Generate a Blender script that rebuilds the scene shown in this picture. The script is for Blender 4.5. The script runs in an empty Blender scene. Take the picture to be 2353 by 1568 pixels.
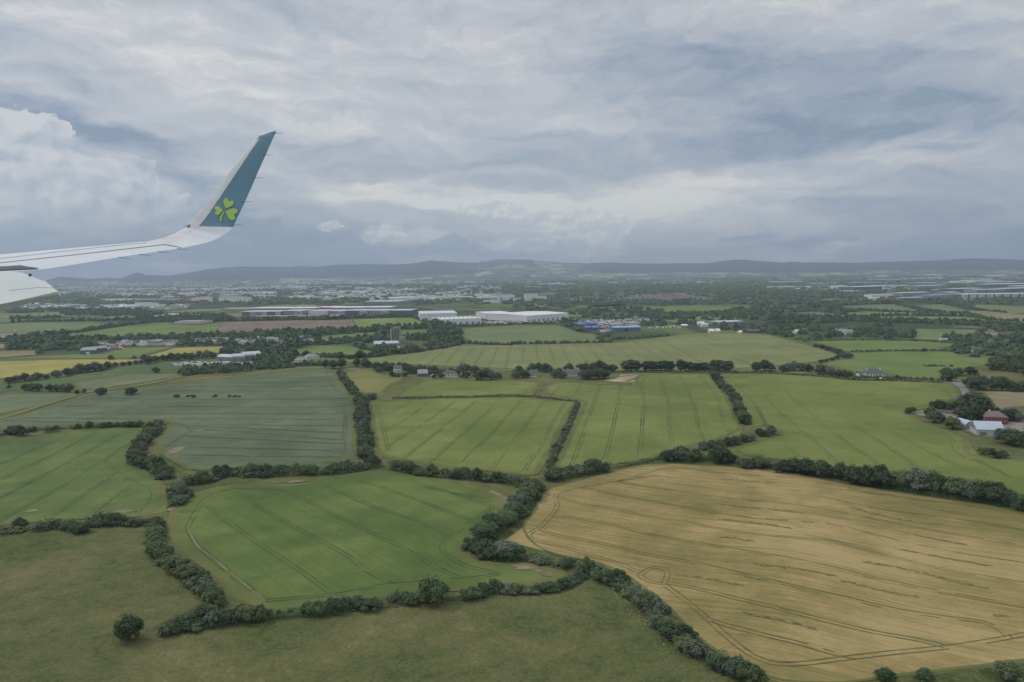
import bpy, bmesh, math, random
import numpy as np
from mathutils import Vector, Matrix
from mathutils.bvhtree import BVHTree
random.seed(7); rng = np.random.default_rng(11)
scene = bpy.context.scene
COL = scene.collection
R = math.radians

# ------------------------------------------------------------------ camera
CAM_Z = 110.0
HAZE = 7.8e-5
FPX, CX, CY = 1700.0, 1176.5, 784.0          # focal length and centre on a 2353 x 1568 frame
PITCH, ROLL = R(5.28), R(0.78)
_f = Vector((0, math.cos(PITCH), -math.sin(PITCH)))
_r0 = Vector((1, 0, 0)); _u0 = _r0.cross(_f)
_r = _r0 * math.cos(ROLL) - _u0 * math.sin(ROLL)
_u = _u0 * math.cos(ROLL) + _r0 * math.sin(ROLL)
cam_d = bpy.data.cameras.new("camera"); cam = bpy.data.objects.new("camera", cam_d); COL.objects.link(cam)
cam_d.sensor_width = 36.0; cam_d.lens = FPX / 2353.0 * 36.0
cam_d.clip_start = 0.2; cam_d.clip_end = 120000.0
m = Matrix((( _r.x, _u.x, -_f.x, 0), (_r.y, _u.y, -_f.y, 0), (_r.z, _u.z, -_f.z, CAM_Z), (0, 0, 0, 1)))
cam.matrix_world = m
scene.camera = cam

def ray(x, y):
    return (_f + _r * ((x - CX) / FPX) + _u * ((CY - y) / FPX))
def azel(x, y):
    d = ray(x, y).normalized()
    return math.atan2(d.x, d.y), math.asin(d.z)

# ------------------------------------------------------------------ exposure
scene.view_settings.view_transform = 'Standard'; scene.view_settings.look = 'None'
scene.view_settings.gamma = 1.0; scene.view_settings.exposure = 0.12
try: scene.view_settings.use_curve_mapping = False
except Exception: pass

scene.cycles.max_bounces = 4; scene.cycles.diffuse_bounces = 3; scene.cycles.glossy_bounces = 2; scene.cycles.volume_bounces = 0

# ------------------------------------------------------------------ node helpers
class NT:
    """small expression builder for shader nodes"""
    def __init__(s, tree): s.t = tree; s.n = tree.nodes; s.l = tree.links
    def new(s, typ, **kw):
        n = s.n.new(typ)
        for k, v in kw.items(): setattr(n, k, v)
        return n
    def put(s, sock, v):
        if isinstance(v, E): s.l.new(v.s, sock)
        elif isinstance(v, bpy.types.NodeSocket): s.l.new(v, sock)
        elif v is not None:
            if hasattr(sock, 'default_value'):
                dv = sock.default_value
                if hasattr(dv, '__len__') and not hasattr(v, '__len__'): v = [v] * len(dv)
                if hasattr(dv, '__len__') and len(dv) == 4 and len(v) == 3: v = (*v, 1)
                sock.default_value = v
    def math(s, op, a, b=None, c=None, clamp=False):
        n = s.new('ShaderNodeMath', operation=op); n.use_clamp = clamp
        for i, v in enumerate((a, b, c)):
            if v is not None: s.put(n.inputs[i], v)
        return E(s, n.outputs[0])
    def vmath(s, op, a, b=None, out=0):
        n = s.new('ShaderNodeVectorMath', operation=op)
        s.put(n.inputs[0], a)
        if b is not None: s.put(n.inputs[1], b)
        return E(s, n.outputs[out])
    def comb(s, x, y, z=0.0):
        n = s.new('ShaderNodeCombineXYZ')
        for i, v in enumerate((x, y, z)): s.put(n.inputs[i], v)
        return E(s, n.outputs[0])
    def sep(s, v):
        n = s.new('ShaderNodeSeparateXYZ'); s.put(n.inputs[0], v)
        return [E(s, o) for o in n.outputs]
    def noise(s, vec, scale, detail=3.0, rough=0.5, dist=0.0, out=0, lac=2.0):
        n = s.new('ShaderNodeTexNoise'); n.noise_dimensions = '3D'
        s.put(n.inputs['Vector'], vec)
        n.inputs['Scale'].default_value = scale; n.inputs['Detail'].default_value = detail
        n.inputs['Roughness'].default_value = rough; n.inputs['Distortion'].default_value = dist
        n.inputs['Lacunarity'].default_value = lac
        return E(s, n.outputs[out])
    def voro(s, vec, scale, feat='F1', out='Distance', rnd=1.0):
        n = s.new('ShaderNodeTexVoronoi'); n.feature = feat
        s.put(n.inputs['Vector'], vec); n.inputs['Scale'].default_value = scale
        n.inputs['Randomness'].default_value = rnd
        return E(s, n.outputs[out])
    def noise2(s, x, y, scale, detail=4.0, rough=0.55, dist=0.0, out=0, off=0.0):
        n = s.new('ShaderNodeTexNoise'); n.noise_dimensions = '2D'
        s.put(n.inputs['Vector'], s.comb(x + off, y, 0.0))
        n.inputs['Scale'].default_value = scale; n.inputs['Detail'].default_value = detail
        n.inputs['Roughness'].default_value = rough; n.inputs['Distortion'].default_value = dist
        return E(s, n.outputs[out])
    def puffs(s, x, y, scale, detail=2.0, rough=0.5, off=0.0):
        """cauliflower lumps: high in the middle of each lump"""
        n = s.new('ShaderNodeTexVoronoi'); n.voronoi_dimensions = '2D'; n.feature = 'F1'; n.normalize = True
        s.put(n.inputs['Vector'], s.comb(x + off, y, 0.0)); n.inputs['Scale'].default_value = scale
        n.inputs['Detail'].default_value = detail; n.inputs['Roughness'].default_value = rough
        return 1.0 - E(s, n.outputs['Distance']) * 1.4
    def ss(s, v, a, b, lo=0.0, hi=1.0):
        n = s.new('ShaderNodeMapRange'); n.interpolation_type = 'SMOOTHSTEP'
        s.put(n.inputs[0], v); s.put(n.inputs[1], a); s.put(n.inputs[2], b); s.put(n.inputs[3], lo); s.put(n.inputs[4], hi)
        return E(s, n.outputs[0])
    def mix(s, f, a, b):
        n = s.new('ShaderNodeMix'); n.data_type = 'RGBA'
        s.put(n.inputs[0], f); s.put(n.inputs[6], a); s.put(n.inputs[7], b)
        return E(s, n.outputs[2])
    def ramp(s, f, stops):
        n = s.new('ShaderNodeValToRGB'); cr = n.color_ramp
        s.put(n.inputs[0], f)
        while len(cr.elements) < len(stops): cr.elements.new(0.5)
        for e, (p, c) in zip(cr.elements, stops): e.position = p; e.color = (*c, 1)
        return E(s, n.outputs[0])
class E:
    def __init__(s, nt, sock): s.nt = nt; s.s = sock
    def __add__(s, o): return s.nt.math('ADD', s, o)
    def __radd__(s, o): return s.nt.math('ADD', s, o)
    def __sub__(s, o): return s.nt.math('SUBTRACT', s, o)
    def __rsub__(s, o): return s.nt.math('SUBTRACT', o, s)
    def __mul__(s, o): return s.nt.math('MULTIPLY', s, o)
    def __rmul__(s, o): return s.nt.math('MULTIPLY', s, o)
    def __truediv__(s, o): return s.nt.math('DIVIDE', s, o)

# ------------------------------------------------------------------ sun and sky
SUN_EL, SUN_AZ = R(50), R(-72)                # high on the left, behind cloud
sd = bpy.data.lights.new("sun", 'SUN'); sun = bpy.data.objects.new("sun", sd); COL.objects.link(sun)
sd.energy = 1.25; sd.angle = R(16); sd.color = (1.0, 0.93, 0.80)
sdir = Vector((math.sin(SUN_AZ) * math.cos(SUN_EL), math.cos(SUN_AZ) * math.cos(SUN_EL), math.sin(SUN_EL)))
sun.rotation_euler = sdir.to_track_quat('Z', 'Y').to_euler(); sun.location = (0, 0, 3000)

world = bpy.data.worlds.new("World"); scene.world = world; world.use_nodes = True
world.cycles.sampling_method = 'MANUAL'; world.cycles.sample_map_resolution = 256
w = NT(world.node_tree); w.n.clear()
tc = w.new('ShaderNodeTexCoord')
D = E(w, tc.outputs['Generated'])
dx, dy, dz = w.sep(D)
AZ = w.math('ARCTAN2', dx, dy)
EL = w.math('ARCSINE', w.math('MINIMUM', w.math('MAXIMUM', dz, -1.0), 1.0))
zc = w.math('MAXIMUM', dz, 0.0) + 0.10
# direction coordinates for the cloud deck, warped so nothing is a clean ellipse
warp = w.noise2(AZ, EL * 2.4, 6.0, 5, 0.60, 0, out=1)
wx, wy, wz = w.sep(warp)
azw = AZ + (wx - 0.5) * 0.14
elw = EL + (wy - 0.5) * 0.060
def blob(x, y, rx, ry, tilt=0.0, a=None, e=None):
    """soft ellipse in the sky, centre given on the frame, radii in frame pixels; 1 in the middle, 0 outside"""
    a0, e0 = azel(x, y); ra, re = rx / FPX, ry / FPX
    u = (a or azw) - a0; v = (e or elw) - e0
    c, s = math.cos(tilt), math.sin(tilt)
    p = u * (c / ra) + v * (s / ra) if s else u * (1 / ra)
    q = v * (c / re) - u * (s / re) if s else v * (1 / re)
    return w.ss(p * p + q * q, 1.0, 0.0)
sa, sb = azw - elw * 0.9, elw * 3.6 + azw * 0.25
nb = w.noise2(azw * 0.9 + elw * 1.2, elw * 3.0, 3.4, 7, 0.58, 0.3)
ns = w.noise2(sa, sb, 9.0, 7, 0.62, 0.3, off=3.0)
ns2 = w.noise2(sa + 0.004, sb - 0.045, 9.0, 6, 0.62, 0.3, off=3.0)      # same streaks seen from the lit side: relief
nf = w.noise2(azw, elw * 3.0, 34.0, 5, 0.62, 0.2, off=7.0)
L = (nb - 0.5) * 0.78 + (ns - 0.5) * 0.40 + (ns - ns2) * 0.42 + (nf - 0.5) * 0.18 + 0.645
for (x, y, rx, ry, t, k) in [
    (1780, 215, 620, 150, -.14, -.56), (2020, 320, 460, 100, 0.0, -.50), (1500, 335, 480, 66, 0.0, -.36), (1460, 95, 380, 80, -.2, -.16),
    (2380, 540, 520, 210, 0.0, -.50), (300, 580, 680, 120, 0.03, -.68), (520, 490, 300, 60, 0.0, -.30),
    (110, 275, 300, 40, -.22, -.55), (330, 350, 200, 60, -.5, -.40), (480, 430, 160, 50, -.3, -.3), (540, 330, 400, 46, -0.1, -.24), (640, 430, 260, 34, -.05, -.22), (760, 570, 620, 70, 0.0, -.40), (60, 120, 260, 240, 0.0, -.12), (860, 390, 380, 40, .1, -.16),
    (520, 110, 500, 150, 0.0, .10), (1060, 210, 560, 190, 0.0, .14), (1420, 470, 360, 80, 0.2, .20), (1830, 400, 520, 60, 0.12, .34),
    (980, 455, 360, 45, -.05, .36), (1330, 490, 300, 40, 0.0, .34), (1890, 572, 180, 24, 0.1, .50), (970, 550, 130, 22, 0.1, .36), (2100, 310, 110, 20, .2, .26),
    (1620, 520, 460, 60, 0.0, .10), (400, 628, 100, 10, 0.0, .55), (150, 235, 280, 30, -.1, .16), (560, 395, 360, 26, -.1, .16), (700, 300, 200, 24, .2, .16),
    (1378, 528, 80, 46, 0, .55), (1345, 572, 130, 20, 0, .55), (1215, 562, 90, 16, 0, .35), (1108, 565, 34, 20, 0, .5), (890, 542, 70, 18, 0, .38), (1300, 497, 150, 18, 0, .35), (1120, 470, 120, 22, 0, .3), (1930, 552, 70, 14, .1, .4), (980, 588, 90, 14, 0, .3)]:
    L = L + blob(x, y, rx, ry, t) * (k * (0.62 if k < 0 else 0.88))
L = w.math('MINIMUM', w.math('MAXIMUM', L - w.ss(EL, 0.09, 0.0) * 0.10, 0.0), 1.0)
cloud = w.ramp(L, [(0.0, (.215, .275, .360)), (0.25, (.310, .362, .435)), (0.5, (.420, .448, .492)), (0.75, (.525, .538, .555)), (1.0, (.700, .690, .655))])
def cumulus(blobs, edge, sc, off, col, soft=0.09, puff=.5, base=.55, rel=1.0, el0=0.1, elk=0.0):
    """heaped clouds: a lumpy outline, lit from the upper left by comparing each lump with its neighbour"""
    nx = w.noise2(AZ, EL * 1.3, sc, 4, 0.6, 0, out=1, off=off); a1, a2, a3 = w.sep(nx)
    px_ = AZ + (a1 - 0.5) * (0.55 / sc); py_ = EL * 1.3 + (a2 - 0.5) * (0.55 / sc)
    v1 = w.puffs(px_, py_, sc * 1.7, 3.0, .55, off); v2 = w.puffs(px_ - 0.10 / sc, py_ + 0.16 / sc, sc * 1.7, 3.0, .55, off)
    aa = AZ + (a1 - 0.5) * (0.8 / sc); ee = EL + (a2 - 0.5) * (0.6 / sc)
    mk = None
    for b in blobs:
        k = blob(*b, a=aa, e=ee)
        mk = k if mk is None else w.math('MAXIMUM', mk, k)
    mk = mk + (v1 - 0.62) * puff
    mask = w.ss(mk, edge, edge + soft)
    lum = (v1 - v2) * rel + (a3 - 0.5) * 0.7 + (v1 - .6) * .25 + (EL - el0) * elk + base
    return mask, w.ramp(lum, [(0.0, col[0]), (0.5, col[1]), (1.0, col[2])])
m1, c1 = cumulus([(40, 390, 180, 140, 0), (150, 445, 200, 120, 0), (230, 430, 110, 80, -.5), (300, 415, 66, 60, 0), (330, 480, 130, 66, 0), (60, 520, 320, 110, 0), (400, 492, 80, 30, 0), (20, 330, 100, 56, 0)],
                 0.20, 12.0, 3.0, [(.27, .33, .41), (.44, .475, .525), (.595, .60, .60)], .07, .50, .62, 1.2, .10, 2.6)
cloud = w.mix(m1 * w.ss(EL, 0.030, 0.095), cloud, c1)
m2, c2 = cumulus([(1385, 525, 90, 44, 0), (1210, 565, 130, 24, 0), (1340, 575, 150, 22, 0), (885, 543, 80, 24, 0), (1110, 567, 30, 18, 0), (755, 525, 36, 20, 0), (1320, 552, 100, 46, 0), (900, 520, 40, 22, 0), (1290, 500, 180, 24, 0), (1130, 480, 120, 20, 0)],
                 0.34, 26.0, 9.0, [(.40, .45, .50), (.56, .58, .59), (.84, .82, .77)], 0.24, .62, .54, 1.1)
cloud = w.mix(m2 * 0.72, cloud, c2)
m3, c3 = cumulus([(960, 575, 160, 18, 0), (1860, 555, 160, 14, 0.06), (1720, 547, 90, 10, 0), (1050, 560, 90, 26, 0)], 0.34, 24.0, 4.0, [(.24, .31, .39), (.30, .36, .44), (.40, .45, .50)], 0.3, .6, .45, .8)
cloud = w.mix(m3 * 0.75, cloud, c3)
# the physical sky shows faintly through thin places of the deck
sky = w.new('ShaderNodeTexSky', sky_type='NISHITA'); sky.sun_disc = False
sky.sun_elevation = SUN_EL; sky.sun_rotation = SUN_AZ; sky.altitude = 100
bg1 = w.new('ShaderNodeBackground'); w.put(bg1.inputs[0], sky.outputs[0]); bg1.inputs[1].default_value = 0.08
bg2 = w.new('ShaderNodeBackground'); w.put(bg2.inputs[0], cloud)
w.put(bg2.inputs[1], w.ss(dz, 0.36, 0.85, 0.0, 0.95) + w.ss(dy, 0.2, -0.6, 1.04, 1.25))   # an overcast sky is brighter overhead; gain behind camera added to light facing walls
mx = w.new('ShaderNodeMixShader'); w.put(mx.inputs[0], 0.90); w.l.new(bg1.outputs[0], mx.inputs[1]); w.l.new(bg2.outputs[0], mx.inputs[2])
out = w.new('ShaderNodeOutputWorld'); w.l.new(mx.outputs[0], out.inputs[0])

# ------------------------------------------------------------------ object helpers
def tag(o, label=None, cat=None, group=None, kind=None):
    if label: o['label'] = label
    if cat: o['category'] = cat
    if group: o['group'] = group
    if kind: o['kind'] = kind
    return o
def link(name, me, mats, parent=None):
    o = bpy.data.objects.new(name, me); COL.objects.link(o)
    if mats is not None:
        for mt in (mats if isinstance(mats, (list, tuple)) else [mats]): me.materials.append(mt)
    if parent: o.parent = parent
    return o
def empty(name, loc, rz=0.0):
    o = bpy.data.objects.new(name, None); COL.objects.link(o); o.location = loc; o.rotation_euler = (0, 0, rz)
    o.empty_display_size = 1.0
    return o
class Soup:
    """collects polygons (quads and tris) with material indices; builds ONE mesh"""
    def __init__(s): s.v = []; s.f = []; s.n = 0
    def add(s, verts, faces, mi=0):
        verts = np.asarray(verts, dtype=np.float32).reshape(-1, 3)
        faces = np.asarray(faces, dtype=np.int64)
        s.v.append(verts); s.f.append((faces + s.n, mi)); s.n += len(verts)
    def quads(s, V, mi=0):       # V (N,4,3)
        V = np.asarray(V, dtype=np.float32); N = len(V)
        s.add(V.reshape(-1, 3), np.arange(4 * N).reshape(N, 4), mi)
    def box(s, x0, x1, y0, y1, z0, z1, mi=0, top=True):
        v = [(x0, y0, z0), (x1, y0, z0), (x1, y1, z0), (x0, y1, z0), (x0, y0, z1), (x1, y0, z1), (x1, y1, z1), (x0, y1, z1)]
        s.add(v, [(0, 1, 5, 4), (1, 2, 6, 5), (2, 3, 7, 6), (3, 0, 4, 7), (3, 2, 1, 0), (4, 5, 6, 7)], mi)
    def mesh(s, name, smooth=False):
        me = bpy.data.meshes.new(name)
        V = np.concatenate(s.v) if s.v else np.zeros((0, 3), np.float32)
        me.vertices.add(len(V)); me.vertices.foreach_set('co', V.ravel())
        tot = np.concatenate([np.full(len(f), f.shape[1]) for f, _ in s.f]); idx = np.concatenate([f.ravel() for f, _ in s.f])
        mi = np.concatenate([np.full(len(f), k) for f, k in s.f])
        st = np.concatenate([[0], np.cumsum(tot)[:-1]])
        me.loops.add(len(idx)); me.loops.foreach_set('vertex_index', idx.astype(np.int32))
        me.polygons.add(len(tot)); me.polygons.foreach_set('loop_start', st.astype(np.int32)); me.polygons.foreach_set('loop_total', tot.astype(np.int32))
        me.polygons.foreach_set('material_index', mi.astype(np.int32))
        me.polygons.foreach_set('use_smooth', np.full(len(tot), smooth))
        me.update(calc_edges=True); me.validate()
        return me

# ------------------------------------------------------------------ terrain and projection to the ground
def sstep(a, b, x):
    t = np.clip((x - a) / (b - a), 0, 1); return t * t * (3 - 2 * t)
def hgt(x, y):
    x = np.asarray(x, float); y = np.asarray(y, float)
    d = np.hypot(x, y)
    k = 1 - sstep(650, 1250, d)
    h = 1.3 * np.sin(x / 74.0 + 0.8) * np.cos(y / 88.0 + 0.3) + 0.7 * np.sin((x + y) / 47.0)
    # the rise across the ripening field
    u = (x - 96) * 0.93 + (y - 245) * -0.36; v = (x - 96) * 0.36 + (y - 245) * 0.93
    h = h + 3.6 * np.exp(-(u / 26.0) ** 2 - (v / 80.0) ** 2)
    return h * k
def ground(x, y, lift=0.0):
    d = ray(x, y)
    if d.z > -0.0045: d.z = -0.0045
    t = -CAM_Z / d.z
    for _ in range(12):
        p = d * t
        hh = float(hgt(p.x, p.y))
        t = t + ((hh - (CAM_Z + d.z * t)) / d.z) * 0.8
    p = d * t
    return Vector((p.x, p.y, float(hgt(p.x, p.y)) + lift))
def mpp(p):   # metres per frame pixel at a world point
    return max((Vector(p) - Vector((0, 0, CAM_Z))).dot(_f), 1.0) / FPX
def g2(pts, lift=0.0): return [ground(x, y, lift) for x, y in pts]
# tracing tiles: crops of the photograph used when measuring
def t2(*p): return [(x * .25, 588 + y * .25) for x, y in p]
def t3(*p): return [(588 + x * .25, 588 + y * .25) for x, y in p]
def t4(*p): return [(1176.5 + x * .25, 588 + y * .25) for x, y in p]
def t5(*p): return [(1764.7 + x * .25, 588 + y * .25) for x, y in p]
def b1(*p): return [(x * .4267, 898.7 + y * .4267) for x, y in p]
def b2(*p): return [(735.3 + x * .4267, 898.7 + y * .4267) for x, y in p]
def b3(*p): return [(1470.6 + x * .4267, 898.7 + y * .4267) for x, y in p]
ORD = ["first", "second", "third", "fourth", "fifth", "sixth", "seventh", "eighth", "ninth", "tenth", "eleventh", "twelfth", "thirteenth", "fourteenth", "fifteenth",
       "sixteenth", "seventeenth", "eighteenth", "nineteenth", "twentieth"]
TENS = {2: "twenty", 3: "thirty", 4: "forty", 5: "fifty", 6: "sixty", 7: "seventy"}
def ordn(i):
    if i < 20: return ORD[i]
    t, u = divmod(i + 1, 10)
    return {2: "twentieth", 3: "thirtieth", 4: "fortieth", 5: "fiftieth", 6: "sixtieth", 7: "seventieth"}[t] if u == 0 else TENS[t] + "-" + ORD[u - 1]
# ------------------------------------------------------------------ materials
def mat(name, col, rough=0.8, metal=0.0, var=0.0, vscale=1.0, spec=0.3):
    m = bpy.data.materials.new(name); m.use_nodes = True; n = NT(m.node_tree)
    b = m.node_tree.nodes['Principled BSDF']
    b.inputs['Roughness'].default_value = rough; b.inputs['Metallic'].default_value = metal; b.inputs['Specular IOR Level'].default_value = spec
    if var:
        g = n.new('ShaderNodeNewGeometry')
        f = n.noise(E(n, g.outputs['Position']), vscale, 5, 0.6)
        f = n.ss(f, 0.3, 0.7)
        c = n.mix(f, [v * (1 - var) for v in col], [min(1, v * (1 + var)) for v in col])
        n.put(b.inputs['Base Color'], c)
    else: b.inputs['Base Color'].default_value = (*col, 1)
    return m
def foliage(name, c1, c2, c3):
    m = bpy.data.materials.new(name); m.use_nodes = True; n = NT(m.node_tree); b = m.node_tree.nodes['Principled BSDF']
    g = n.new('ShaderNodeNewGeometry'); oi = n.new('ShaderNodeObjectInfo')
    r = E(n, g.outputs['Random Per Island']); o = E(n, oi.outputs['Random'])
    pos = E(n, g.outputs['Position'])
    nn = n.noise(pos, 0.35, 3, 0.6); n2 = n.noise(pos, 0.05, 2, 0.5)
    f = n.math('ADD', r * 0.45 + (nn - 0.5) * 0.9 + (o - 0.5) * 0.5, (n2 - 0.5) * 0.8 + 0.28)
    c = n.ramp(f, [(0.0, c1), (0.5, c2), (1.0, c3)])
    n.put(b.inputs['Base Color'], c); b.inputs['Roughness'].default_value = 0.75; b.inputs['Specular IOR Level'].default_value = 0.15
    return m
LEAF = foliage("leaves_dark", (.028, .048, .026), (.055, .085, .040), (.105, .140, .060))
LEAF2 = foliage("leaves_mid", (.040, .066, .030), (.075, .112, .048), (.135, .165, .070))
LEAFY = foliage("leaves_yellowish", (.07, .085, .025), (.135, .150, .045), (.22, .22, .075))
LEAFG = foliage("leaves_grey_green", (.06, .075, .055), (.10, .122, .085), (.15, .17, .12))
BARK = mat("bark", (.09, .075, .06), 0.9, var=.3, vscale=2)

def crop(name, ca, cb, cc, angle=0.0, rows=0.0, streak=0.0, lodged=None, fine=0.10, grain=1.2, bump=0.25):
    """crop or grass: broad patches, drill rows along ANGLE, fine grain; LODGED is the colour of flattened streaks"""
    m = bpy.data.materials.new(name); m.use_nodes = True; n = NT(m.node_tree); b = m.node_tree.nodes['Principled BSDF']
    g = n.new('ShaderNodeNewGeometry'); pos = E(n, g.outputs['Position'])
    x, y, z = n.sep(pos); c, s = math.cos(angle), math.sin(angle)
    u = x * c + y * s; v = y * c - x * s
    f1 = n.noise(pos, 0.011, 4, 0.55, 0.4); f2 = n.noise(pos, 0.06, 4, 0.6)
    row = n.noise(n.comb(u * 0.02, v * 0.55, 0.0), 1.0, 4, 0.65)
    gr = n.noise(n.comb(u * 0.35, v * 0.9, 0.0), grain, 5, 0.7)
    f3 = n.noise(pos, 0.028, 4, 0.6, 0.8)
    f = (f1 - 0.5) * 2.2 + (f2 - 0.5) * 0.95 + (f3 - 0.5) * 0.9 + (row - 0.5) * (0.35 + rows) + (gr - 0.5) * fine * 6 + 0.5
    col = n.ramp(f, [(0.05, ca), (0.5, cb), (0.95, cc)])
    if lodged:
        a = n.noise(n.comb(u * 0.016, v * 0.13, 3.0), 1.0, 5, 0.62, 0.25)
        k = n.ss(a + (gr - .5) * .25, 0.555, 0.70) * streak
        col = n.mix(k, col, lodged)
    n.put(b.inputs['Base Color'], col)
    b.inputs['Roughness'].default_value = 0.9; b.inputs['Specular IOR Level'].default_value = 0.08
    bp = n.new('ShaderNodeBump'); bp.inputs['Strength'].default_value = bump; bp.inputs['Distance'].default_value = 0.6
    n.put(bp.inputs['Height'], gr + row * 1.5); n.l.new(bp.outputs[0], b.inputs['Normal'])
    return m

# ------------------------------------------------------------------ ground sheet
def make_ground():
    def axis(lo, hi, step, far, g):
        a = list(np.arange(lo, hi + 1, step)); d = step
        while a[-1] < far: d *= g; a.append(a[-1] + d)
        d = step
        while a[0] > -far: d *= g; a.insert(0, a[0] - d)
        return np.array(a)
    xs = axis(-820, 820, 12, 48000, 1.13); ys = axis(40, 1320, 12, 48000, 1.13)
    X, Y = np.meshgrid(xs, ys)
    Z = hgt(X, Y)
    V = np.stack([X, Y, Z], -1).reshape(-1, 3)
    nx, ny = len(xs), len(ys)
    i = np.arange(ny - 1)[:, None] * nx + np.arange(nx - 1)[None, :]
    F = np.stack([i, i + 1, i + nx + 1, i + nx], -1).reshape(-1, 4)
    s = Soup(); s.add(V, F)
    m = bpy.data.materials.new("rough_meadow"); m.use_nodes = True; n = NT(m.node_tree); b = m.node_tree.nodes['Principled BSDF']
    g = n.new('ShaderNodeNewGeometry'); pos = E(n, g.outputs['Position'])
    x, y, z = n.sep(pos)
    f1 = n.noise(pos, 0.018, 4, 0.6, 0.6); f2 = n.noise(pos, 0.16, 5, 0.68, 0.5); f3 = n.noise(pos, 0.9, 5, 0.72, 0.3)
    f = (f1 - 0.5) * 1.5 + (f2 - 0.5) * 1.0 + (f3 - 0.5) * 1.5 + 0.47
    near = n.ramp(f, [(0.05, (.056, .078, .030)), (0.38, (.106, .124, .048)), (0.68, (.152, .146, .066)), (0.98, (.23, .20, .11))])
    # distant farmland: patchwork of small fields, dark hedges and woods
    q = n.comb(x * 1.0, y * 0.55, 0.0)
    q2 = n.vmath('ADD', q, n.vmath('MULTIPLY', n.noise(pos, 0.004, 3, 0.5, out=1), (90.0, 60.0, 0.0)))
    vc = n.voro(q2, 0.0052, 'F1', 'Color'); ve = n.voro(q2, 0.0052, 'DISTANCE_TO_EDGE', 'Distance')
    r, gg, bb = n.sep(vc)
    pc = n.ramp(r, [(0.0, (.075, .112, .045)), (0.3, (.12, .165, .06)), (0.5, (.10, .125, .062)), (0.7, (.165, .185, .075)), (0.85, (.21, .185, .10)), (1.0, (.15, .125, .09))])
    hed = n.ss(ve, 0.10, 0.03)
    wood = n.ss(n.noise(pos, 0.0022, 5, 0.62), 0.44, 0.54)
    dark = n.math('MAXIMUM', hed, wood)
    far = n.mix(dark, pc, n.mix(n.noise(pos, 0.05, 3, 0.6), (.030, .048, .028), (.075, .095, .055)))
    dist = n.math('SQRT', x * x + y * y)
    n.put(b.inputs['Base Color'], n.mix(n.ss(dist, 900.0, 1500.0), near, far))
    b.inputs['Roughness'].default_value = 0.95; b.inputs['Specular IOR Level'].default_value = 0.05
    bp = n.new('ShaderNodeBump'); bp.inputs['Strength'].default_value = 0.85; bp.inputs['Distance'].default_value = 1.0
    n.put(bp.inputs['Height'], f3 + f2 * 2); n.l.new(bp.outputs[0], b.inputs['Normal'])
    o = link("ground", s.mesh("ground", True), m); tag(o, kind='structure')
make_ground()

# ------------------------------------------------------------------ hills on the skyline
SKY = [(-400, 652), (-150, 650), (0, 648), (100, 645), (110, 643), (137, 635.5), (155, 637), (175, 638), (217, 640.5), (250, 637.5), (275, 640), (300, 630.5), (317, 625.5), (337, 632), (387, 633.5), (425, 628), (475, 619), (522, 614), (550, 612),
       (588, 612.5), (670, 613.5), (688, 611), (733, 612), (763, 608.5), (788, 607), (838, 607), (908, 607.5), (948, 605), (988, 598.5), (1013, 600), (1063, 602.5), (1100, 602), (1133, 596), (1163, 595), (1209, 596), (1251, 600.5), (1289, 603.5),
       (1351, 605), (1401, 603), (1451, 604), (1501, 605.5), (1576, 604.5), (1621, 605), (1651, 600.5), (1681, 597), (1709, 596), (1739, 599), (1764, 600.5), (1797, 603), (1820, 601), (1845, 602.5), (1915, 602.5), (1965, 603.5), (2015, 602),
       (2090, 600), (2165, 598), (2215, 594), (2235, 593), (2265, 594), (2353, 597), (2500, 594), (2800, 592)]
def fbm1(a, seed, octs=5, f0=9.0):
    r = np.random.default_rng(seed); s = np.zeros_like(a); amp = 1.0
    for k in range(octs):
        ph = r.uniform(0, 6.28, 3); s += amp * (np.sin(a * f0 + ph[0]) + 0.7 * np.sin(a * f0 * 1.7 + ph[1]) + .5 * np.sin(a * f0 * 2.6 + ph[2])); f0 *= 2.1; amp *= 0.5
    return s / 3
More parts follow.
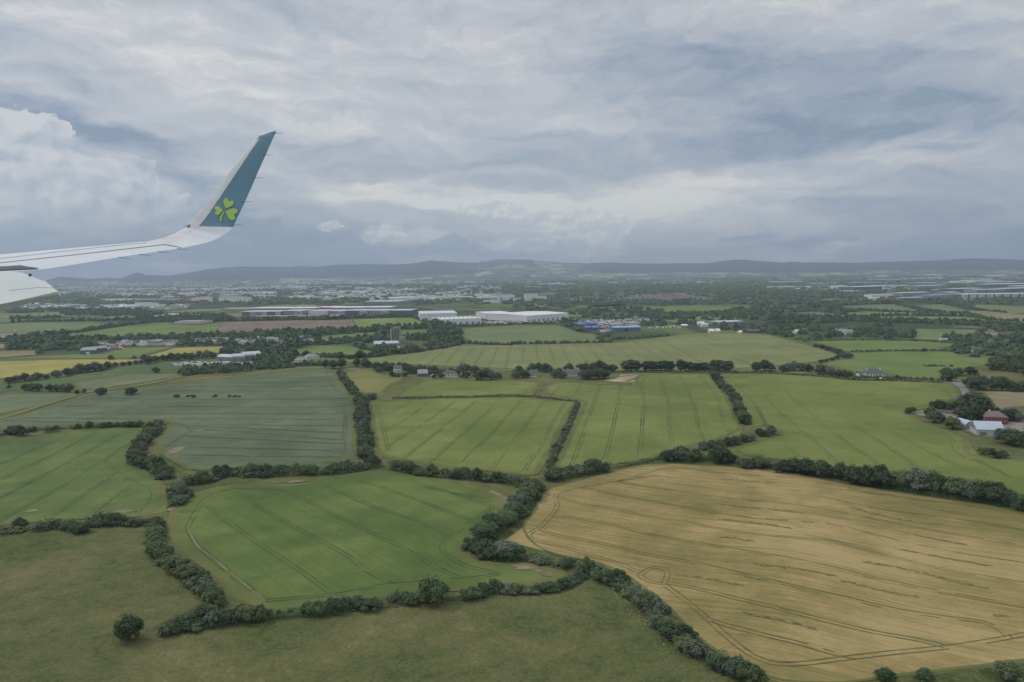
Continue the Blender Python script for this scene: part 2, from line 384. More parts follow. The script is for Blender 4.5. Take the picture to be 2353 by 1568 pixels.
def make_hills():
    az = []; el = []
    for x, y in SKY:
        d = ray(x, y); az.append(math.atan2(d.x, d.y)); el.append(d.z / math.hypot(d.x, d.y))
    az = np.array(az); el = np.array(el)
    a = np.linspace(az[0], az[-1], 900); e = np.interp(a, az, el)
    r = np.concatenate([np.linspace(8200, 16000, 60), np.linspace(16300, 19500, 12)])
    A, Rr = np.meshgrid(a, r)
    Rpk = 16000 + 900 * fbm1(a, 3, 2, 5.0)
    Hpk = CAM_Z + e * Rpk
    lowland = 8600 + 900 * fbm1(a, 5, 3, 7)
    H0 = Hpk[None, :] + 0 * Rr
    t = np.clip((Rr - lowland[None, :]) / (Rpk - lowland)[None, :], 0, 1)
    prof = t ** 1.7 * (1.15 - 0.15 * t)
    # side valleys and spurs, kept below the traced crest
    ph = np.random.default_rng(8)
    spur = 0.5 + 0.5 * np.sin(A * 26 + 1.3 * np.sin(A * 9 + Rr / 2500) + Rr / 1900) ; spur2 = 0.5 + 0.5 * np.sin(A * 61 + Rr / 900 + 2 * np.sin(A * 17))
    cut = 1 - (0.34 * spur + 0.16 * spur2) * np.sin(np.clip(t, 0, 1) * math.pi) ** 0.8
    Z = (H0 + 25) * prof * cut - 25
    back = Rr > Rpk[None, :]
    Z = np.where(back, (H0 + 25) * np.exp(-((Rr - Rpk[None, :]) / 2500) ** 2) - 30, Z)
    Z += 5 * np.sin(A * 400 + Rr / 130) * np.sin(np.clip(t, 0, 1) * math.pi)
    X = np.sin(A) * Rr; Y = np.cos(A) * Rr
    V = np.stack([X, Y, Z], -1).reshape(-1, 3); nx = len(a); ny = len(r)
    i = np.arange(ny - 1)[:, None] * nx + np.arange(nx - 1)[None, :]
    F = np.stack([i, i + 1, i + nx + 1, i + nx], -1).reshape(-1, 4)
    s = Soup(); s.add(V, F)
    m = bpy.data.materials.new("hill_land"); m.use_nodes = True; n = NT(m.node_tree); b = m.node_tree.nodes['Principled BSDF']
    g = n.new('ShaderNodeNewGeometry'); pos = E(n, g.outputs['Position']); x, y, z = n.sep(pos)
    q = n.comb(x, y * 0.5, z * 2.0)
    q2 = n.vmath('ADD', q, n.vmath('MULTIPLY', n.noise(pos, 0.002, 3, 0.5, out=1), (260.0, 160.0, 0.0)))
    vc = n.voro(q2, 0.0036, 'F1', 'Color'); ve = n.voro(q2, 0.0036, 'DISTANCE_TO_EDGE', 'Distance'); r1, _, _ = n.sep(vc)
    pc = n.ramp(r1, [(0.0, (.07, .10, .055)), (0.35, (.14, .19, .09)), (0.6, (.09, .12, .07)), (0.8, (.28, .34, .16)), (1.0, (.34, .33, .20))])
    pc = n.mix(n.ss(ve, 0.09, 0.03), pc, (.035, .05, .04))
    # heather and forest above the pastures; sunlit patch on the middle slopes painted as paler pasture
    azn = n.math('ARCTAN2', x, y)
    a0, _ = azel(1180, 620); a1_, _ = azel(900, 620)
    mid = n.math('EXPONENT', n.math('MULTIPLY', (azn - a0) * (azn - a0), -34.0))
    heath = n.math('ADD', n.ss(z, 20.0, 130.0) - mid * 0.85, (n.noise(pos, 0.0007, 4, 0.6) - 0.5) * 1.6)
    k = n.ss(heath, 0.10, 0.45)
    hc = n.mix(n.noise(pos, 0.003, 4, 0.6), (.022, .032, .032), (.060, .068, .055))
    n.put(b.inputs['Base Color'], n.mix(k, pc, hc)); b.inputs['Roughness'].default_value = 0.95; b.inputs['Specular IOR Level'].default_value = 0.05
    o = link("hills", s.mesh("hills", True), m); tag(o, kind='structure')
make_hills()

# ------------------------------------------------------------------ fields
def smooth(pts, step=5.0):
    """Catmull-Rom through ground points"""
    P_ = [Vector((p[0], p[1])) for p in pts]
    if len(P_) == 2: P_.insert(1, (P_[0] + P_[1]) / 2)
    out_ = []
    for i in range(len(P_) - 1):
        p0 = P_[max(i - 1, 0)]; p1 = P_[i]; p2 = P_[i + 1]; p3 = P_[min(i + 2, len(P_) - 1)]
        n_ = max(2, int((p2 - p1).length / step))
        for k in range(n_):
            t = k / n_
            out_.append(0.5 * ((2 * p1) + (p2 - p0) * t + (2 * p0 - 5 * p1 + 4 * p2 - p3) * t * t + (3 * p1 - p0 - 3 * p2 + p3) * t ** 3))
    out_.append(P_[-1]); return out_
def strip(soup, pts, width, lift, mi, offs=(0.0,), jag=0.0, taper=False, fade=0.0, step=5.0):
    c = smooth(pts, step)
    if len(c) < 2: return
    C = np.array([(p.x, p.y) for p in c]); T = np.gradient(C, axis=0); T /= np.maximum(np.linalg.norm(T, axis=1, keepdims=True), 1e-6)
    Nn = np.stack([-T[:, 1], T[:, 0]], 1); N_ = len(C)
    for o_ in offs:
        wd = np.full(N_, width * 0.5)
        if taper: wd = wd * np.sin(np.linspace(0.12, math.pi - 0.12, N_)) ** 0.6
        if jag: wd = wd * (1 + jag * (rng.random(N_) - 0.5) * 2)
        l = C + Nn * (o_ + wd)[:, None]; r_ = C + Nn * (o_ - wd)[:, None]
        V = np.empty((2 * N_, 3)); V[0::2, :2] = r_; V[1::2, :2] = l; V[:, 2] = hgt(V[:, 0], V[:, 1]) + lift
        k = np.arange(N_ - 1) * 2
        if fade and N_ > 6:
            fd = np.sin(np.arange(N_ - 1) * .23 + rng.uniform(0, 6)) + np.sin(np.arange(N_ - 1) * .081 + rng.uniform(0, 6)) + rng.normal(0, .5, N_ - 1); k = k[fd > -2 + fade]
        soup.add(V, np.stack([k, k + 2, k + 3, k + 1], 1), mi)
FIELD_LIFT = 0.24
TRACK = mat("wheel_track_soil", (.052, .072, .030), 0.95, var=.35, vscale=.15)
TRACK_PALE = mat("worn_soil", (.165, .145, .088), 0.95, var=.3, vscale=.25)
LODG = mat("flattened_crop", (.150, .132, .052), 0.95, var=.4, vscale=.5)
VERGE = crop("field_margin", (0.076, 0.095, 0.034), (0.107, 0.122, 0.043), (0.153, 0.150, 0.058), 0.4, fine=0.12)
def field(name, poly, material, lines=(), tw=0.42, gauge=1.9, track=None, patches=(), margin=1.0, lift=None, closed_lines=(), grid=14.0, extra=(), wig=0.0):
    lf = FIELD_LIFT if lift is None else lift
    pts = g2(poly)
    # give straight traced edges the small irregularity of a hedge bank
    P2 = []
    for i, p in enumerate(pts):
        q = pts[(i + 1) % len(pts)]; d = (q - p).length; k = max(1, min(30, int(d / 12)))
        nrm = Vector((-(q - p).y, (q - p).x)).normalized() if d > 0 else Vector((0, 0))
        for j in range(k):
            c = p.lerp(q, j / k); a_ = 0.0 if j == 0 else random.uniform(-1, 1) * 0.5
            P2.append((c.x + nrm.x * a_, c.y + nrm.y * a_))
    bm = bmesh.new(); vs = [bm.verts.new((x, y, 0)) for x, y in P2]
    f = bm.faces.new(vs); f.normal_update()
    if f.normal.z < 0: f.normal_flip()
    bmesh.ops.triangulate(bm, faces=bm.faces[:])
    xs = [v.co.x for v in bm.verts]; ys = [v.co.y for v in bm.verts]
    dmin = min(math.hypot(v.co.x, v.co.y) for v in bm.verts)
    if dmin < 1250:
        for ax, lo, hi in ((0, min(xs), max(xs)), (1, min(ys), min(max(ys), 1400))):
            c = math.ceil(lo / grid) * grid
            while c < hi:
                co = [0, 0, 0]; no = [0, 0, 0]; co[ax] = c; no[ax] = 1
                bmesh.ops.bisect_plane(bm, geom=bm.verts[:] + bm.edges[:] + bm.faces[:], plane_co=co, plane_no=no, dist=1e-4)
                c += grid
    bmesh.ops.triangulate(bm, faces=bm.faces[:])
    for v in bm.verts: v.co.z = float(hgt(v.co.x, v.co.y)) + lf
    # the crop's standing edge down to the soil
    be = [e for e in bm.edges if e.is_boundary]
    r_ = bmesh.ops.extrude_edge_only(bm, edges=be)
    mx_ = sum(v.co.x for v in vs_all) / len(vs_all) if (vs_all := bm.verts[:]) else 0; my_ = sum(v.co.y for v in vs_all) / len(vs_all)
    for v in [g_ for g_ in r_['geom'] if isinstance(g_, bmesh.types.BMVert)]:
        dd = math.hypot(v.co.x - mx_, v.co.y - my_) or 1; v.co.z -= lf + 0.5; v.co.x += (v.co.x - mx_) / dd * 1.5; v.co.y += (v.co.y - my_) / dd * 1.5
    me = bpy.data.meshes.new(name); bm.to_mesh(me); bm.free()
    V = np.zeros(len(me.vertices) * 3, np.float32); me.vertices.foreach_get('co', V)
    s = Soup(); s.add(V.reshape(-1, 3), np.zeros((0, 3), int))
    tri = [list(p.vertices) for p in me.polygons if len(p.vertices) == 3]; qd = [list(p.vertices) for p in me.polygons if len(p.vertices) == 4]
    if tri: s.f.append((np.array(tri), 0))
    if qd: s.f.append((np.array(qd), 4))
    bpy.data.meshes.remove(me)
    for ln in lines: strip(s, g2(ln), tw, lf + 0.10, 1, (-gauge / 2, gauge / 2), jag=0.35, fade=0.75)
    for (ln, w_, mi, jag) in extra: strip(s, g2(ln), w_, lf + (0.09 if mi != 1 else 0.14), mi, jag=jag, taper=True, step=(1.3 if mi == 3 else 5.0), fade=(1.3 if mi == 3 else 0.0))
    if dmin < 1250:      # rough, uneven margin round the crop
        ring = [Vector((x, y)) for x, y in P2]; cx_ = sum((q.x for q in ring)) / len(ring); cy_ = sum((q.y for q in ring)) / len(ring)
        area = sum(ring[i - 1].x * ring[i].y - ring[i].x * ring[i - 1].y for i in range(len(ring))); sg_ = 1 if area > 0 else -1
        for w_, k_ in ((3.6 * margin, .7), (1.8 * margin, .5)):
            rr_ = [(q.x, q.y) for q in ring[::2]]; rr_.append(rr_[0]); strip(s, rr_, w_, lf + .04 + .015 * k_, 4, offs=(sg_ * w_ * .62,), jag=.4)
    for k, pp in enumerate(patches):     # bare, worn patches: small irregular discs
        (px, py, rx, ry) = pp; c = ground(px, py); q = mpp(c); dist = math.hypot(c.x, c.y)
        n_ = 26; a = np.linspace(0, 2 * math.pi, n_, endpoint=False); rr = 1 + 0.28 * fbm1(a, int(px), 3, 2.0)
        ex = rx * q; ey = ry * q * dist / CAM_Z
        X = c.x + np.cos(a) * ex * rr; Y = c.y + np.sin(a) * ey * rr
        V = [(c.x, c.y, float(hgt(c.x, c.y)) + lf + 0.17)] + [(X[i], Y[i], float(hgt(X[i], Y[i])) + lf + 0.17) for i in range(n_)]
        s.add(V, [(0, 1 + i, 1 + (i + 1) % n_) for i in range(n_)], 2)
    o = link(name, s.mesh(name, False), [material, track or TRACK, TRACK_PALE, LODG, VERGE])
    tag(o, kind='structure'); return o
def gang(a, b):
    p, q = ground(*a), ground(*b); return math.atan2(q.y - p.y, q.x - p.x)

WHEAT_A = gang(*b3((0, 512), (850, 620)))
WHEAT = crop("ripening_wheat", (.152, .138, .052), (.240, .190, .080), (.335, .260, .126), WHEAT_A, rows=1.0, streak=0.85, lodged=(.145, .140, .055), fine=0.17)
WTRACK = mat("wheat_track", (.105, .098, .038), 0.95, var=.35, vscale=.15)
head = b2((1838, 430), (1600, 485), (1400, 520), (1300, 545), (1265, 575), (1280, 620), (1240, 680), (1180, 740), (1130, 770), (1140, 800), (1250, 830), (1400, 870), (1600, 930), (1730, 985))
loop = b3((0, 1000), (10, 985), (60, 960), (110, 955), (150, 985), (128, 1042))
loop2 = b3((128, 1042), (50, 1030), (0, 1000))
W_LINES = [
    b3((0, 450), (110, 425), (230, 418), (400, 440), (650, 460), (850, 475), (1000, 500), (1200, 540), (1500, 590), (1700, 610), (2020, 660), (2300, 705)),
    b2((1600, 487), (1723, 470)) + b3((100, 460), (300, 490), (500, 515), (700, 535), (860, 545), (1000, 575), (1150, 610), (1400, 655), (1700, 690), (2020, 745), (2300, 790)),
    b2((1600, 487), (1640, 498)) + b3((0, 512), (200, 540), (500, 585), (700, 600), (850, 620), (1050, 650), (1300, 700), (1600, 760), (2020, 830), (2300, 880)),
    b2((1410, 522), (1500, 545)) + b3((0, 585), (300, 640), (600, 685), (800, 700), (1000, 715), (1200, 760), (1400, 815), (1700, 875), (2020, 925), (2300, 970)),
    b2((1290, 575), (1400, 608), (1600, 642)) + b3((0, 670), (300, 720), (550, 765), (800, 790), (1000, 808), (1150, 845), (1350, 895), (1600, 955), (2020, 1030), (2300, 1080)),
    b2((1240, 678), (1350, 685), (1600, 727)) + b3((0, 765), (300, 820), (600, 870), (800, 905), (1100, 970), (1400, 1040), (1700, 1100), (2020, 1158), (2300, 1210)),
    b2((1185, 738), (1250, 775), (1500, 820)) + b3((0, 875), (300, 930), (600, 1000), (850, 1060), (1100, 1115), (1400, 1185), (1700, 1230), (1850, 1250), (1940, 1290), (1985, 1332)),
    b3((135, 1037), (300, 1065), (600, 1140), (900, 1215), (1200, 1290), (1500, 1345), (1640, 1382)),
    b3((135, 1050), (230, 1120), (340, 1210), (450, 1310), (560, 1400), (650, 1450), (750, 1475), (900, 1470), (1100, 1445), (1400, 1410), (1650, 1385), (1850, 1355), (2020, 1325), (2300, 1270)),
    b3((340, 1225), (500, 1275), (700, 1325), (900, 1375), (1050, 1420), (1160, 1438)), head, loop, loop2]
LODGE = [b3((400, 605), (650, 632), (900, 660)), b3((410, 787), (500, 792), (620, 815)), b3((600, 930), (850, 960), (1060, 1000)), b3((1080, 1020), (1250, 1060), (1500, 1110)), b3((1200, 920), (1350, 945), (1540, 985)),
         b3((1340, 745), (1550, 790), (1760, 830)), b3((1370, 845), (1600, 890), (1900, 945)), b3((430, 470), (600, 485), (740, 497)), b3((1010, 500), (1200, 545), (1330, 560)), b3((1130, 625), (1400, 690), (1640, 720)),
         b3((560, 1000), (700, 1020)), b3((1540, 985), (1750, 1040), (1880, 1065)), b3((420, 688), (560, 705), (700, 720), (820, 738)), b3((1900, 1208), (1990, 1217)), b3((550, 1195), (760, 1235), (960, 1290)), b3((180, 990), (350, 1010), (560, 1050)), b3((1440, 600), (1600, 640), (1760, 665))]
def sub(pl, o): return [(x, y + o) for x, y in pl]
field("wheat_field", [(1540, 1066), (1600, 1070), (1700, 1075), (1800, 1085), (1900, 1105), (2020, 1125), (2150, 1145), (2260, 1160), (2353, 1178), (2480, 1200), (2480, 1500), (2353, 1522), (2300, 1528), (2200, 1541), (2080, 1555), (1980, 1566), (1900, 1576), (1800, 1572), (1740, 1552),
      (1680, 1513), (1600, 1468), (1560, 1425), (1520, 1385), (1450, 1335), (1400, 1306), (1330, 1284), (1250, 1267), (1160, 1243), (1200, 1215), (1230, 1170), (1242, 1150), (1244, 1131), (1300, 1112), (1400, 1085), (1480, 1070)],
      WHEAT, W_LINES, tw=0.34, gauge=1.9, track=WTRACK, extra=[(sub(l, random.uniform(-.6, .6) + o_), random.uniform(0.5, 1.1), 3, 0.95) for l in LODGE for o_ in (0, 1.6, 3.0)], grid=9.0, margin=.3)

def C3(a, b, c): return (a, b, c)
GREEN_A = gang(*b1((1260, 540), (1838, 875)))
CENTRE = crop("young_green_crop", (0.059, 0.096, 0.029), (0.088, 0.126, 0.037), (0.135, 0.168, 0.053), GREEN_A, rows=0.25, fine=0.07)
LEFTG = crop("green_crop", (0.067, 0.100, 0.034), (0.098, 0.134, 0.043), (0.143, 0.178, 0.059), gang(*b1((50, 555), (640, 235))), rows=0.2, fine=0.06)
BARLEY = crop("blue_green_barley", (.074, .098, .056), (.100, .126, .072), (.132, .160, .094), gang((400, 920), (800, 922)), rows=0.6, fine=0.05)
BARLEY2 = crop("pale_blue_green_barley", (.094, .122, .065), (.122, .150, .082), (.150, .180, .100), gang((100, 900), (200, 900)), rows=0.4, fine=0.05)
LIGHT = crop("light_green_crop", (0.102, 0.134, 0.037), (0.137, 0.164, 0.048), (0.175, 0.198, 0.067), gang(*b2((490, 60), (340, 135))), rows=0.25, fine=0.05)
LIGHT2 = crop("light_green_crop_beyond", (0.120, 0.158, 0.040), (0.153, 0.190, 0.053), (0.189, 0.220, 0.068), 1.2, rows=0.25, fine=0.05)
BIGR = crop("broad_green_crop", (0.090, 0.126, 0.035), (0.129, 0.158, 0.045), (0.163, 0.182, 0.056), gang(*b3((780, 0), (1280, 390))), rows=0.25, fine=0.05)
OLIVE = crop("olive_crop", (0.133, 0.155, 0.064), (0.163, 0.180, 0.076), (0.194, 0.205, 0.088), 1.35, rows=0.3, fine=0.04)
PASTURE = crop("yellowish_pasture", (0.117, 0.130, 0.044), (0.158, 0.160, 0.056), (0.194, 0.185, 0.068), 0.3, fine=0.08)
PASTURE_G = crop("pasture", (.100, .135, .058), (.130, .160, .070), (.160, .185, .085), 0.2, fine=0.07)
DARKG = crop("dark_green_crop", (0.063, 0.105, 0.044), (0.082, 0.125, 0.052), (0.107, 0.150, 0.064), 0.1, rows=0.2)
MIDG = crop("mid_green_grass", (0.097, 0.140, 0.044), (0.122, 0.165, 0.052), (0.153, 0.190, 0.064), 0.1)
YELL = crop("yellow_barley", (.215, .205, .060), (.270, .245, .072), (.320, .280, .095), 0.1, rows=0.4)
SOIL = crop("ploughed_soil", (.130, .105, .080), (.165, .132, .100), (.195, .160, .125), 0.1, rows=0.5)
TAN = crop("tan_grass", (.165, .145, .085), (.205, .178, .105), (.240, .205, .125), 0.1)

field("green_field", [(395, 1165), (430, 1140), (480, 1124), (560, 1113), (600, 1110), (680, 1112), (780, 1092), (870, 1084), (960, 1090), (1040, 1103), (1110, 1122), (1155, 1145), (1168, 1160), (1150, 1180), (1120, 1205), (1085, 1240), (1076, 1262), (1095, 1285), (1150, 1295),
      (1230, 1297), (1290, 1305), (1303, 1322), (1269, 1345), (1180, 1350), (1060, 1358), (960, 1366), (885, 1375), (735, 1390), (640, 1408), (600, 1400), (540, 1372), (500, 1332), (450, 1292), (400, 1250), (383, 1215)], CENTRE, [
      b1((1010, 740), (1050, 660), (1100, 590), (1180, 545), (1300, 530), (1530, 537)), b1((1010, 740), (1060, 830), (1150, 910), (1280, 1020), (1430, 1130)),
      b1((1430, 1133), (1838, 1095)) + b2((300, 1055), (500, 1035), (780, 1015), (960, 990)),
      b2((560, 515), (750, 560), (880, 580), (925, 620), (900, 650), (700, 790), (655, 850), (700, 900), (800, 950), (980, 990)),
      b1((1110, 620), (1300, 760), (1600, 960), (1780, 1090)), b1((1260, 545), (1500, 690), (1838, 870)) + b2((250, 970), (390, 1045)),
      b1((1530, 540), (1700, 620)) + b2((0, 635), (200, 730), (450, 850), (620, 950), (770, 1018)), b2((50, 515), (250, 610), (500, 700), (690, 795)), b2((220, 480), (500, 580), (810, 700)), b2((560, 515), (750, 565), (900, 612)), b1((960, 655), (1075, 650))],
      tw=0.36, patches=[(680, 1108, 20, 3.2), (1215, 1308, 28, 4), (1258, 1322, 14, 5), (395, 1172, 8, 5)],
      extra=[(b1((1005, 730), (1060, 835), (1150, 905), (1290, 1020), (1430, 1138)), .9, 2, 0.5), (b2((910, 540), (960, 560), (1000, 590), (1018, 608)), 3.4, 2, 0.3), (b2((795, 830), (805, 880), (900, 905)), 1.2, 2, 0.5), (b1((1380, 505), (1550, 512), (1800, 480)), 1.5, 2, 0.5), (b2((1030, 940), (1150, 960), (1230, 1000)), 3.0, 2, 0.8)])
field("left_green_field", [(-160, 1030), (20, 1008), (100, 998), (200, 988), (318, 983), (322, 1000), (303, 1030), (298, 1045), (328, 1078), (362, 1098), (390, 1127), (386, 1150), (383, 1176), (330, 1187), (280, 1192), (150, 1194), (20, 1207), (-160, 1225)], LEFTG, [
      b1((-300, 520), (50, 375), (360, 240)), b1((-300, 620), (50, 460), (520, 225)), b1((-300, 730), (50, 555), (640, 235)), b1((-100, 760), (60, 670), (400, 480), (580, 362)), b1((280, 680), (630, 440)), b1((520, 660), (720, 500)),
      b1((745, 255), (640, 320), (590, 360), (580, 395), (640, 440), (730, 495), (790, 530), (805, 570), (780, 610), (740, 660))], tw=0.36,
      patches=[(285, 1177, 24, 4), (72, 1176, 12, 3), (236, 1157, 12, 2.5)])
rows_ = []
for yl, yr, xr, xl in [(872, 868, 752, 520), (881, 879, 757, 440), (890, 888, 764, 360), (899, 898, 770, 300), (917, 918, 784, 190), (934, 936, 787, 120), (950, 952, 789, 90), (961, 965, 789, 40), (968, 980, 789, 10), (977, 995, 789, 393), (985, 1011, 789, 430), (1003, 1020, 787, 425), (1027, 1036, 786, 385), (1046, 1052, 784, 410)]:
    rows_.append([(xl, yl), ((xl + xr) / 2, (yl + yr) / 2 + 0.6), (xr - 22, yr), (xr - 2, yr - 2.5)])
field("barley_field", [(-200, 1012), (-200, 985), (20, 960), (120, 932), (212, 907), (330, 892), (420, 880), (500, 872), (600, 861), (700, 852), (768, 850), (775, 862), (792, 888), (814, 928), (819, 960), (824, 1045), (792, 1060), (700, 1069), (520, 1078), (440, 1080), (400, 1062), (350, 1033), (362, 1010), (392, 975), (380, 965), (320, 968), (200, 975), (20, 990)],
      BARLEY, rows_ + [t3((710, 1045), (650, 1090), (660, 1130), (720, 1210), (790, 1280), (815, 1340), (820, 1400), (820, 1568)) + b2((140, 130), (130, 260), (115, 350), (60, 385), (0, 392)),
      b1((910, 168), (990, 185), (1025, 215), (960, 260), (880, 310), (870, 335), (920, 370), (1000, 410), (1060, 430), (1250, 428))], tw=0.5,
      patches=[(402, 1037, 13, 9), (457, 990, 9, 2.5)])
field("pale_barley_field", [(-150, 925), (20, 905), (150, 906), (195, 906), (120, 926), (20, 948), (-150, 985)], BARLEY2, [[(20, 917), (160, 912)], [(20, 930), (110, 922)]])
field("dark_green_field", [(-150, 900), (21, 884), (50, 879), (125, 865), (235, 850), (330, 840), (410, 830), (497, 822), (450, 838), (398, 850), (362, 852), (307, 857), (165, 879), (100, 893), (-150, 910)], DARKG)
field("barley_wedge_field", [(165, 881), (307, 859), (425, 859), (410, 866), (240, 893), (190, 897)], BARLEY2, [[(200, 889), (300, 874), (420, 862)]])
field("yellow_field", [(-150, 835), (21, 830), (162, 826), (322, 826), (328, 828), (262, 837), (205, 840), (150, 851), (100, 861), (21, 868), (-150, 890)], YELL)
field("narrow_green_field", [(-120, 826), (21, 824), (82, 819), (175, 814), (237, 813), (282, 800), (332, 799), (398, 798), (337, 814), (320, 823), (162, 824)], MIDG)
field("far_yellow_field", [(339, 818), (400, 800), (565, 795), (568, 797), (525, 806), (512, 813), (497, 812), (425, 817), (352, 821)], YELL)
field("tan_field", [(-100, 812), (21, 807), (92, 806), (84, 815), (21, 820), (-100, 824)], TAN)
field("tan_strip_field", [(-100, 794), (21, 791), (72, 789), (187, 787), (290, 786), (285, 790), (112, 797), (67, 799), (-100, 804)], TAN)
field("long_green_field", [(85, 778), (150, 770), (237, 758), (275, 752), (370, 746), (457, 748), (512, 741), (495, 760), (487, 769), (375, 774), (250, 776)], MIDG, [[(430, 760), (500, 745)], [(400, 765), (440, 755)]])
field("ploughed_field", [(514, 741), (590, 738), (700, 737), (808, 735), (823, 758), (763, 759), (663, 760), (588, 768), (489, 769)], SOIL)
field("bright_green_field", [(811, 735), (870, 732), (948, 731), (978, 745), (960, 749), (826, 758)], LIGHT2, [[(822, 737), (835, 755)], [(862, 735), (880, 752)], [(905, 733), (925, 748)]])
for nm, pl, mt_ in [("strip_field", [(-60, 745), (21, 745), (171, 743), (271, 743), (261, 750), (233, 755), (121, 762), (-60, 765)], PASTURE_G), ("strip_yellow_field", [(-60, 766), (21, 765), (128, 764), (96, 772), (-60, 783)], TAN),
                    ("strip_barley_field", [(-60, 734), (21, 733), (146, 732), (328, 727), (296, 733), (196, 737), (-60, 742)], BARLEY2), ("strip_far_field", [(-60, 724), (21, 722), (171, 716), (161, 724), (108, 732), (-60, 732)], PASTURE_G),
                    ("curved_pasture", [(695, 790), (743, 774), (803, 767), (883, 765), (895, 767), (813, 773), (808, 780), (748, 785), (708, 791)], MIDG),
                    ("round_pasture", [(676, 803), (738, 795), (805, 795), (823, 799), (853, 808), (850, 820), (808, 822), (738, 818), (680, 814)], MIDG),
                    ("upper_pasture", [(1062, 755), (1176, 749), (1281, 748), (1336, 765), (1371, 770), (1373, 780), (1400, 786), (1176, 790), (1080, 786), (1063, 773)], PASTURE_G),
                    ("rough_pasture", [(787, 858), (838, 848), (863, 851), (888, 863), (933, 868), (897, 888), (883, 898), (880, 909), (863, 905), (843, 905), (823, 902), (802, 880)], PASTURE),
                    ("right_upper_field", [(1847, 784), (1940, 782), (2027, 782), (2140, 784), (2227, 792), (2165, 798), (2162, 804), (2040, 805), (1955, 809), (1927, 803), (1900, 795), (1870, 788)], MIDG),
                    ("right_middle_field", [(1957, 812), (2052, 809), (2185, 809), (2222, 822), (2275, 823), (2272, 840), (2240, 842), (2165, 853), (2170, 872), (2065, 868), (2035, 860), (1965, 857), (1915, 842), (1872, 839), (1925, 829), (1955, 821)], MIDG),
                    ("right_small_field", [(2090, 756), (2245, 758), (2235, 768), (2170, 773), (2165, 782), (2102, 779), (2105, 763)], PASTURE_G),
                    ("right_strip_field", [(1990, 729), (2052, 728), (2215, 729), (2275, 738), (2240, 740), (2115, 735)], LIGHT2), ("right_thin_field", [(1950, 719), (2035, 718), (2140, 721), (2165, 724), (2040, 724), (1950, 723)], LIGHT2),
                    ("right_far_barley", [(1925, 705), (2015, 701), (2060, 700), (2112, 713), (2097, 717), (2015, 710), (1980, 710)], BARLEY2), ("right_far_pasture", [(2102, 702), (2165, 700), (2217, 713), (2222, 718), (2165, 715)], PASTURE_G),
                    ("right_edge_pasture", [(2242, 700), (2353, 705), (2440, 708), (2440, 724), (2290, 718), (2240, 713)], PASTURE_G), ("right_brown_field", [(2220, 723), (2353, 724), (2440, 726), (2440, 748), (2305, 738), (2252, 729)], TAN),
                    ("far_tan_field", [(1862, 689), (1905, 687), (1970, 688), (1977, 692), (1950, 698), (1870, 695)], TAN), ("far_brown_field", [(1832, 719), (1865, 717), (1937, 724), (1932, 729), (1880, 727)], SOIL),
                    ("far_green_field", [(1507, 713), (1527, 705), (1601, 702), (1676, 704), (1705, 708), (1626, 715), (1551, 718)], MIDG), ("far_thin_field", [(1331, 703), (1426, 698), (1441, 703), (1366, 706)], PASTURE_G),
                    ("far_lower_field", [(1506, 735), (1601, 733), (1714, 738), (1651, 740), (1551, 741)], PASTURE_G),
                    ("brown_meadow", [(2222, 893), (2353, 899), (2460, 905), (2460, 940), (2353, 936), (2275, 948), (2272, 925), (2252, 903)], TAN),
                    ("far_left_green", t2((1330, 470), (1500, 462), (1740, 465), (1680, 490), (1400, 492)), MIDG), ("far_wide_field", t4((100, 275), (600, 258), (1000, 250), (1000, 270), (500, 290), (0, 300)), PASTURE_G)]:
    field(nm, pl, mt_)
field("curved_green_field", t4((540, 470), (750, 455), (1000, 443), (1060, 460), (760, 480)), PASTURE_G)
field("narrow_light_field", [(905, 914), (938, 889), (978, 874), (1176, 876), (1236, 879), (1230, 895), (1224, 909), (1176, 906), (1080, 910), (960, 912)], LIGHT, [t3((1530, 1150), (1450, 1220)), t4((180, 1190), (110, 1270)), t4((0, 1185), (180, 1188))])
field("light_green_field", [(845, 923), (1000, 916), (1176, 913), (1322, 925), (1310, 950), (1286, 1000), (1264, 1050), (1246, 1077), (1222, 1094), (1136, 1084), (1034, 1076), (923, 1061), (872, 1046), (857, 1035), (850, 980)], LIGHT,
      [b2((490, 60), (340, 135)), b2((600, 60), (345, 220)), b2((730, 55), (370, 300)), b2((840, 55), (440, 375)), b2((970, 50), (590, 390)), b2((1085, 55), (770, 385)), b2((1200, 65), (925, 420)), b2((1315, 70), (1100, 435)), b2((300, 60), (330, 160), (370, 325))])
field("middle_green_field", [(1247, 903), (1258, 887), (1290, 880), (1370, 883), (1452, 886), (1465, 862), (1620, 860), (1636, 860), (1666, 900), (1688, 940), (1708, 985), (1698, 1000), (1620, 1020), (1540, 1037), (1500, 1054), (1400, 1070), (1282, 1077), (1282, 1050), (1304, 1000), (1330, 950), (1338, 923), (1300, 914)], LIGHT,
      [t4((440, 1190), (370, 1280)), t4((630, 1190), (565, 1300)), t4((810, 1190), (770, 1300), (680, 1568)) + b2((1355, 400)), t4((1000, 1190), (980, 1330), (930, 1568)) + b2((1590, 150), (1535, 370)), t4((1245, 1100), (1190, 1190), (1215, 1350), (1190, 1568)) + b2((1740, 150), (1720, 350)),
       t4((1350, 1100), (1440, 1350), (1440, 1568)) + b3((155, 180), (175, 290)), t4((1540, 1100), (1650, 1300), (1710, 1568)) + b3((300, 170), (340, 270)), t4((1720, 1100), (1880, 1300), (1950, 1568)) + b3((450, 170), (490, 240)), t4((440, 1186), (900, 1188), (1200, 1185))])
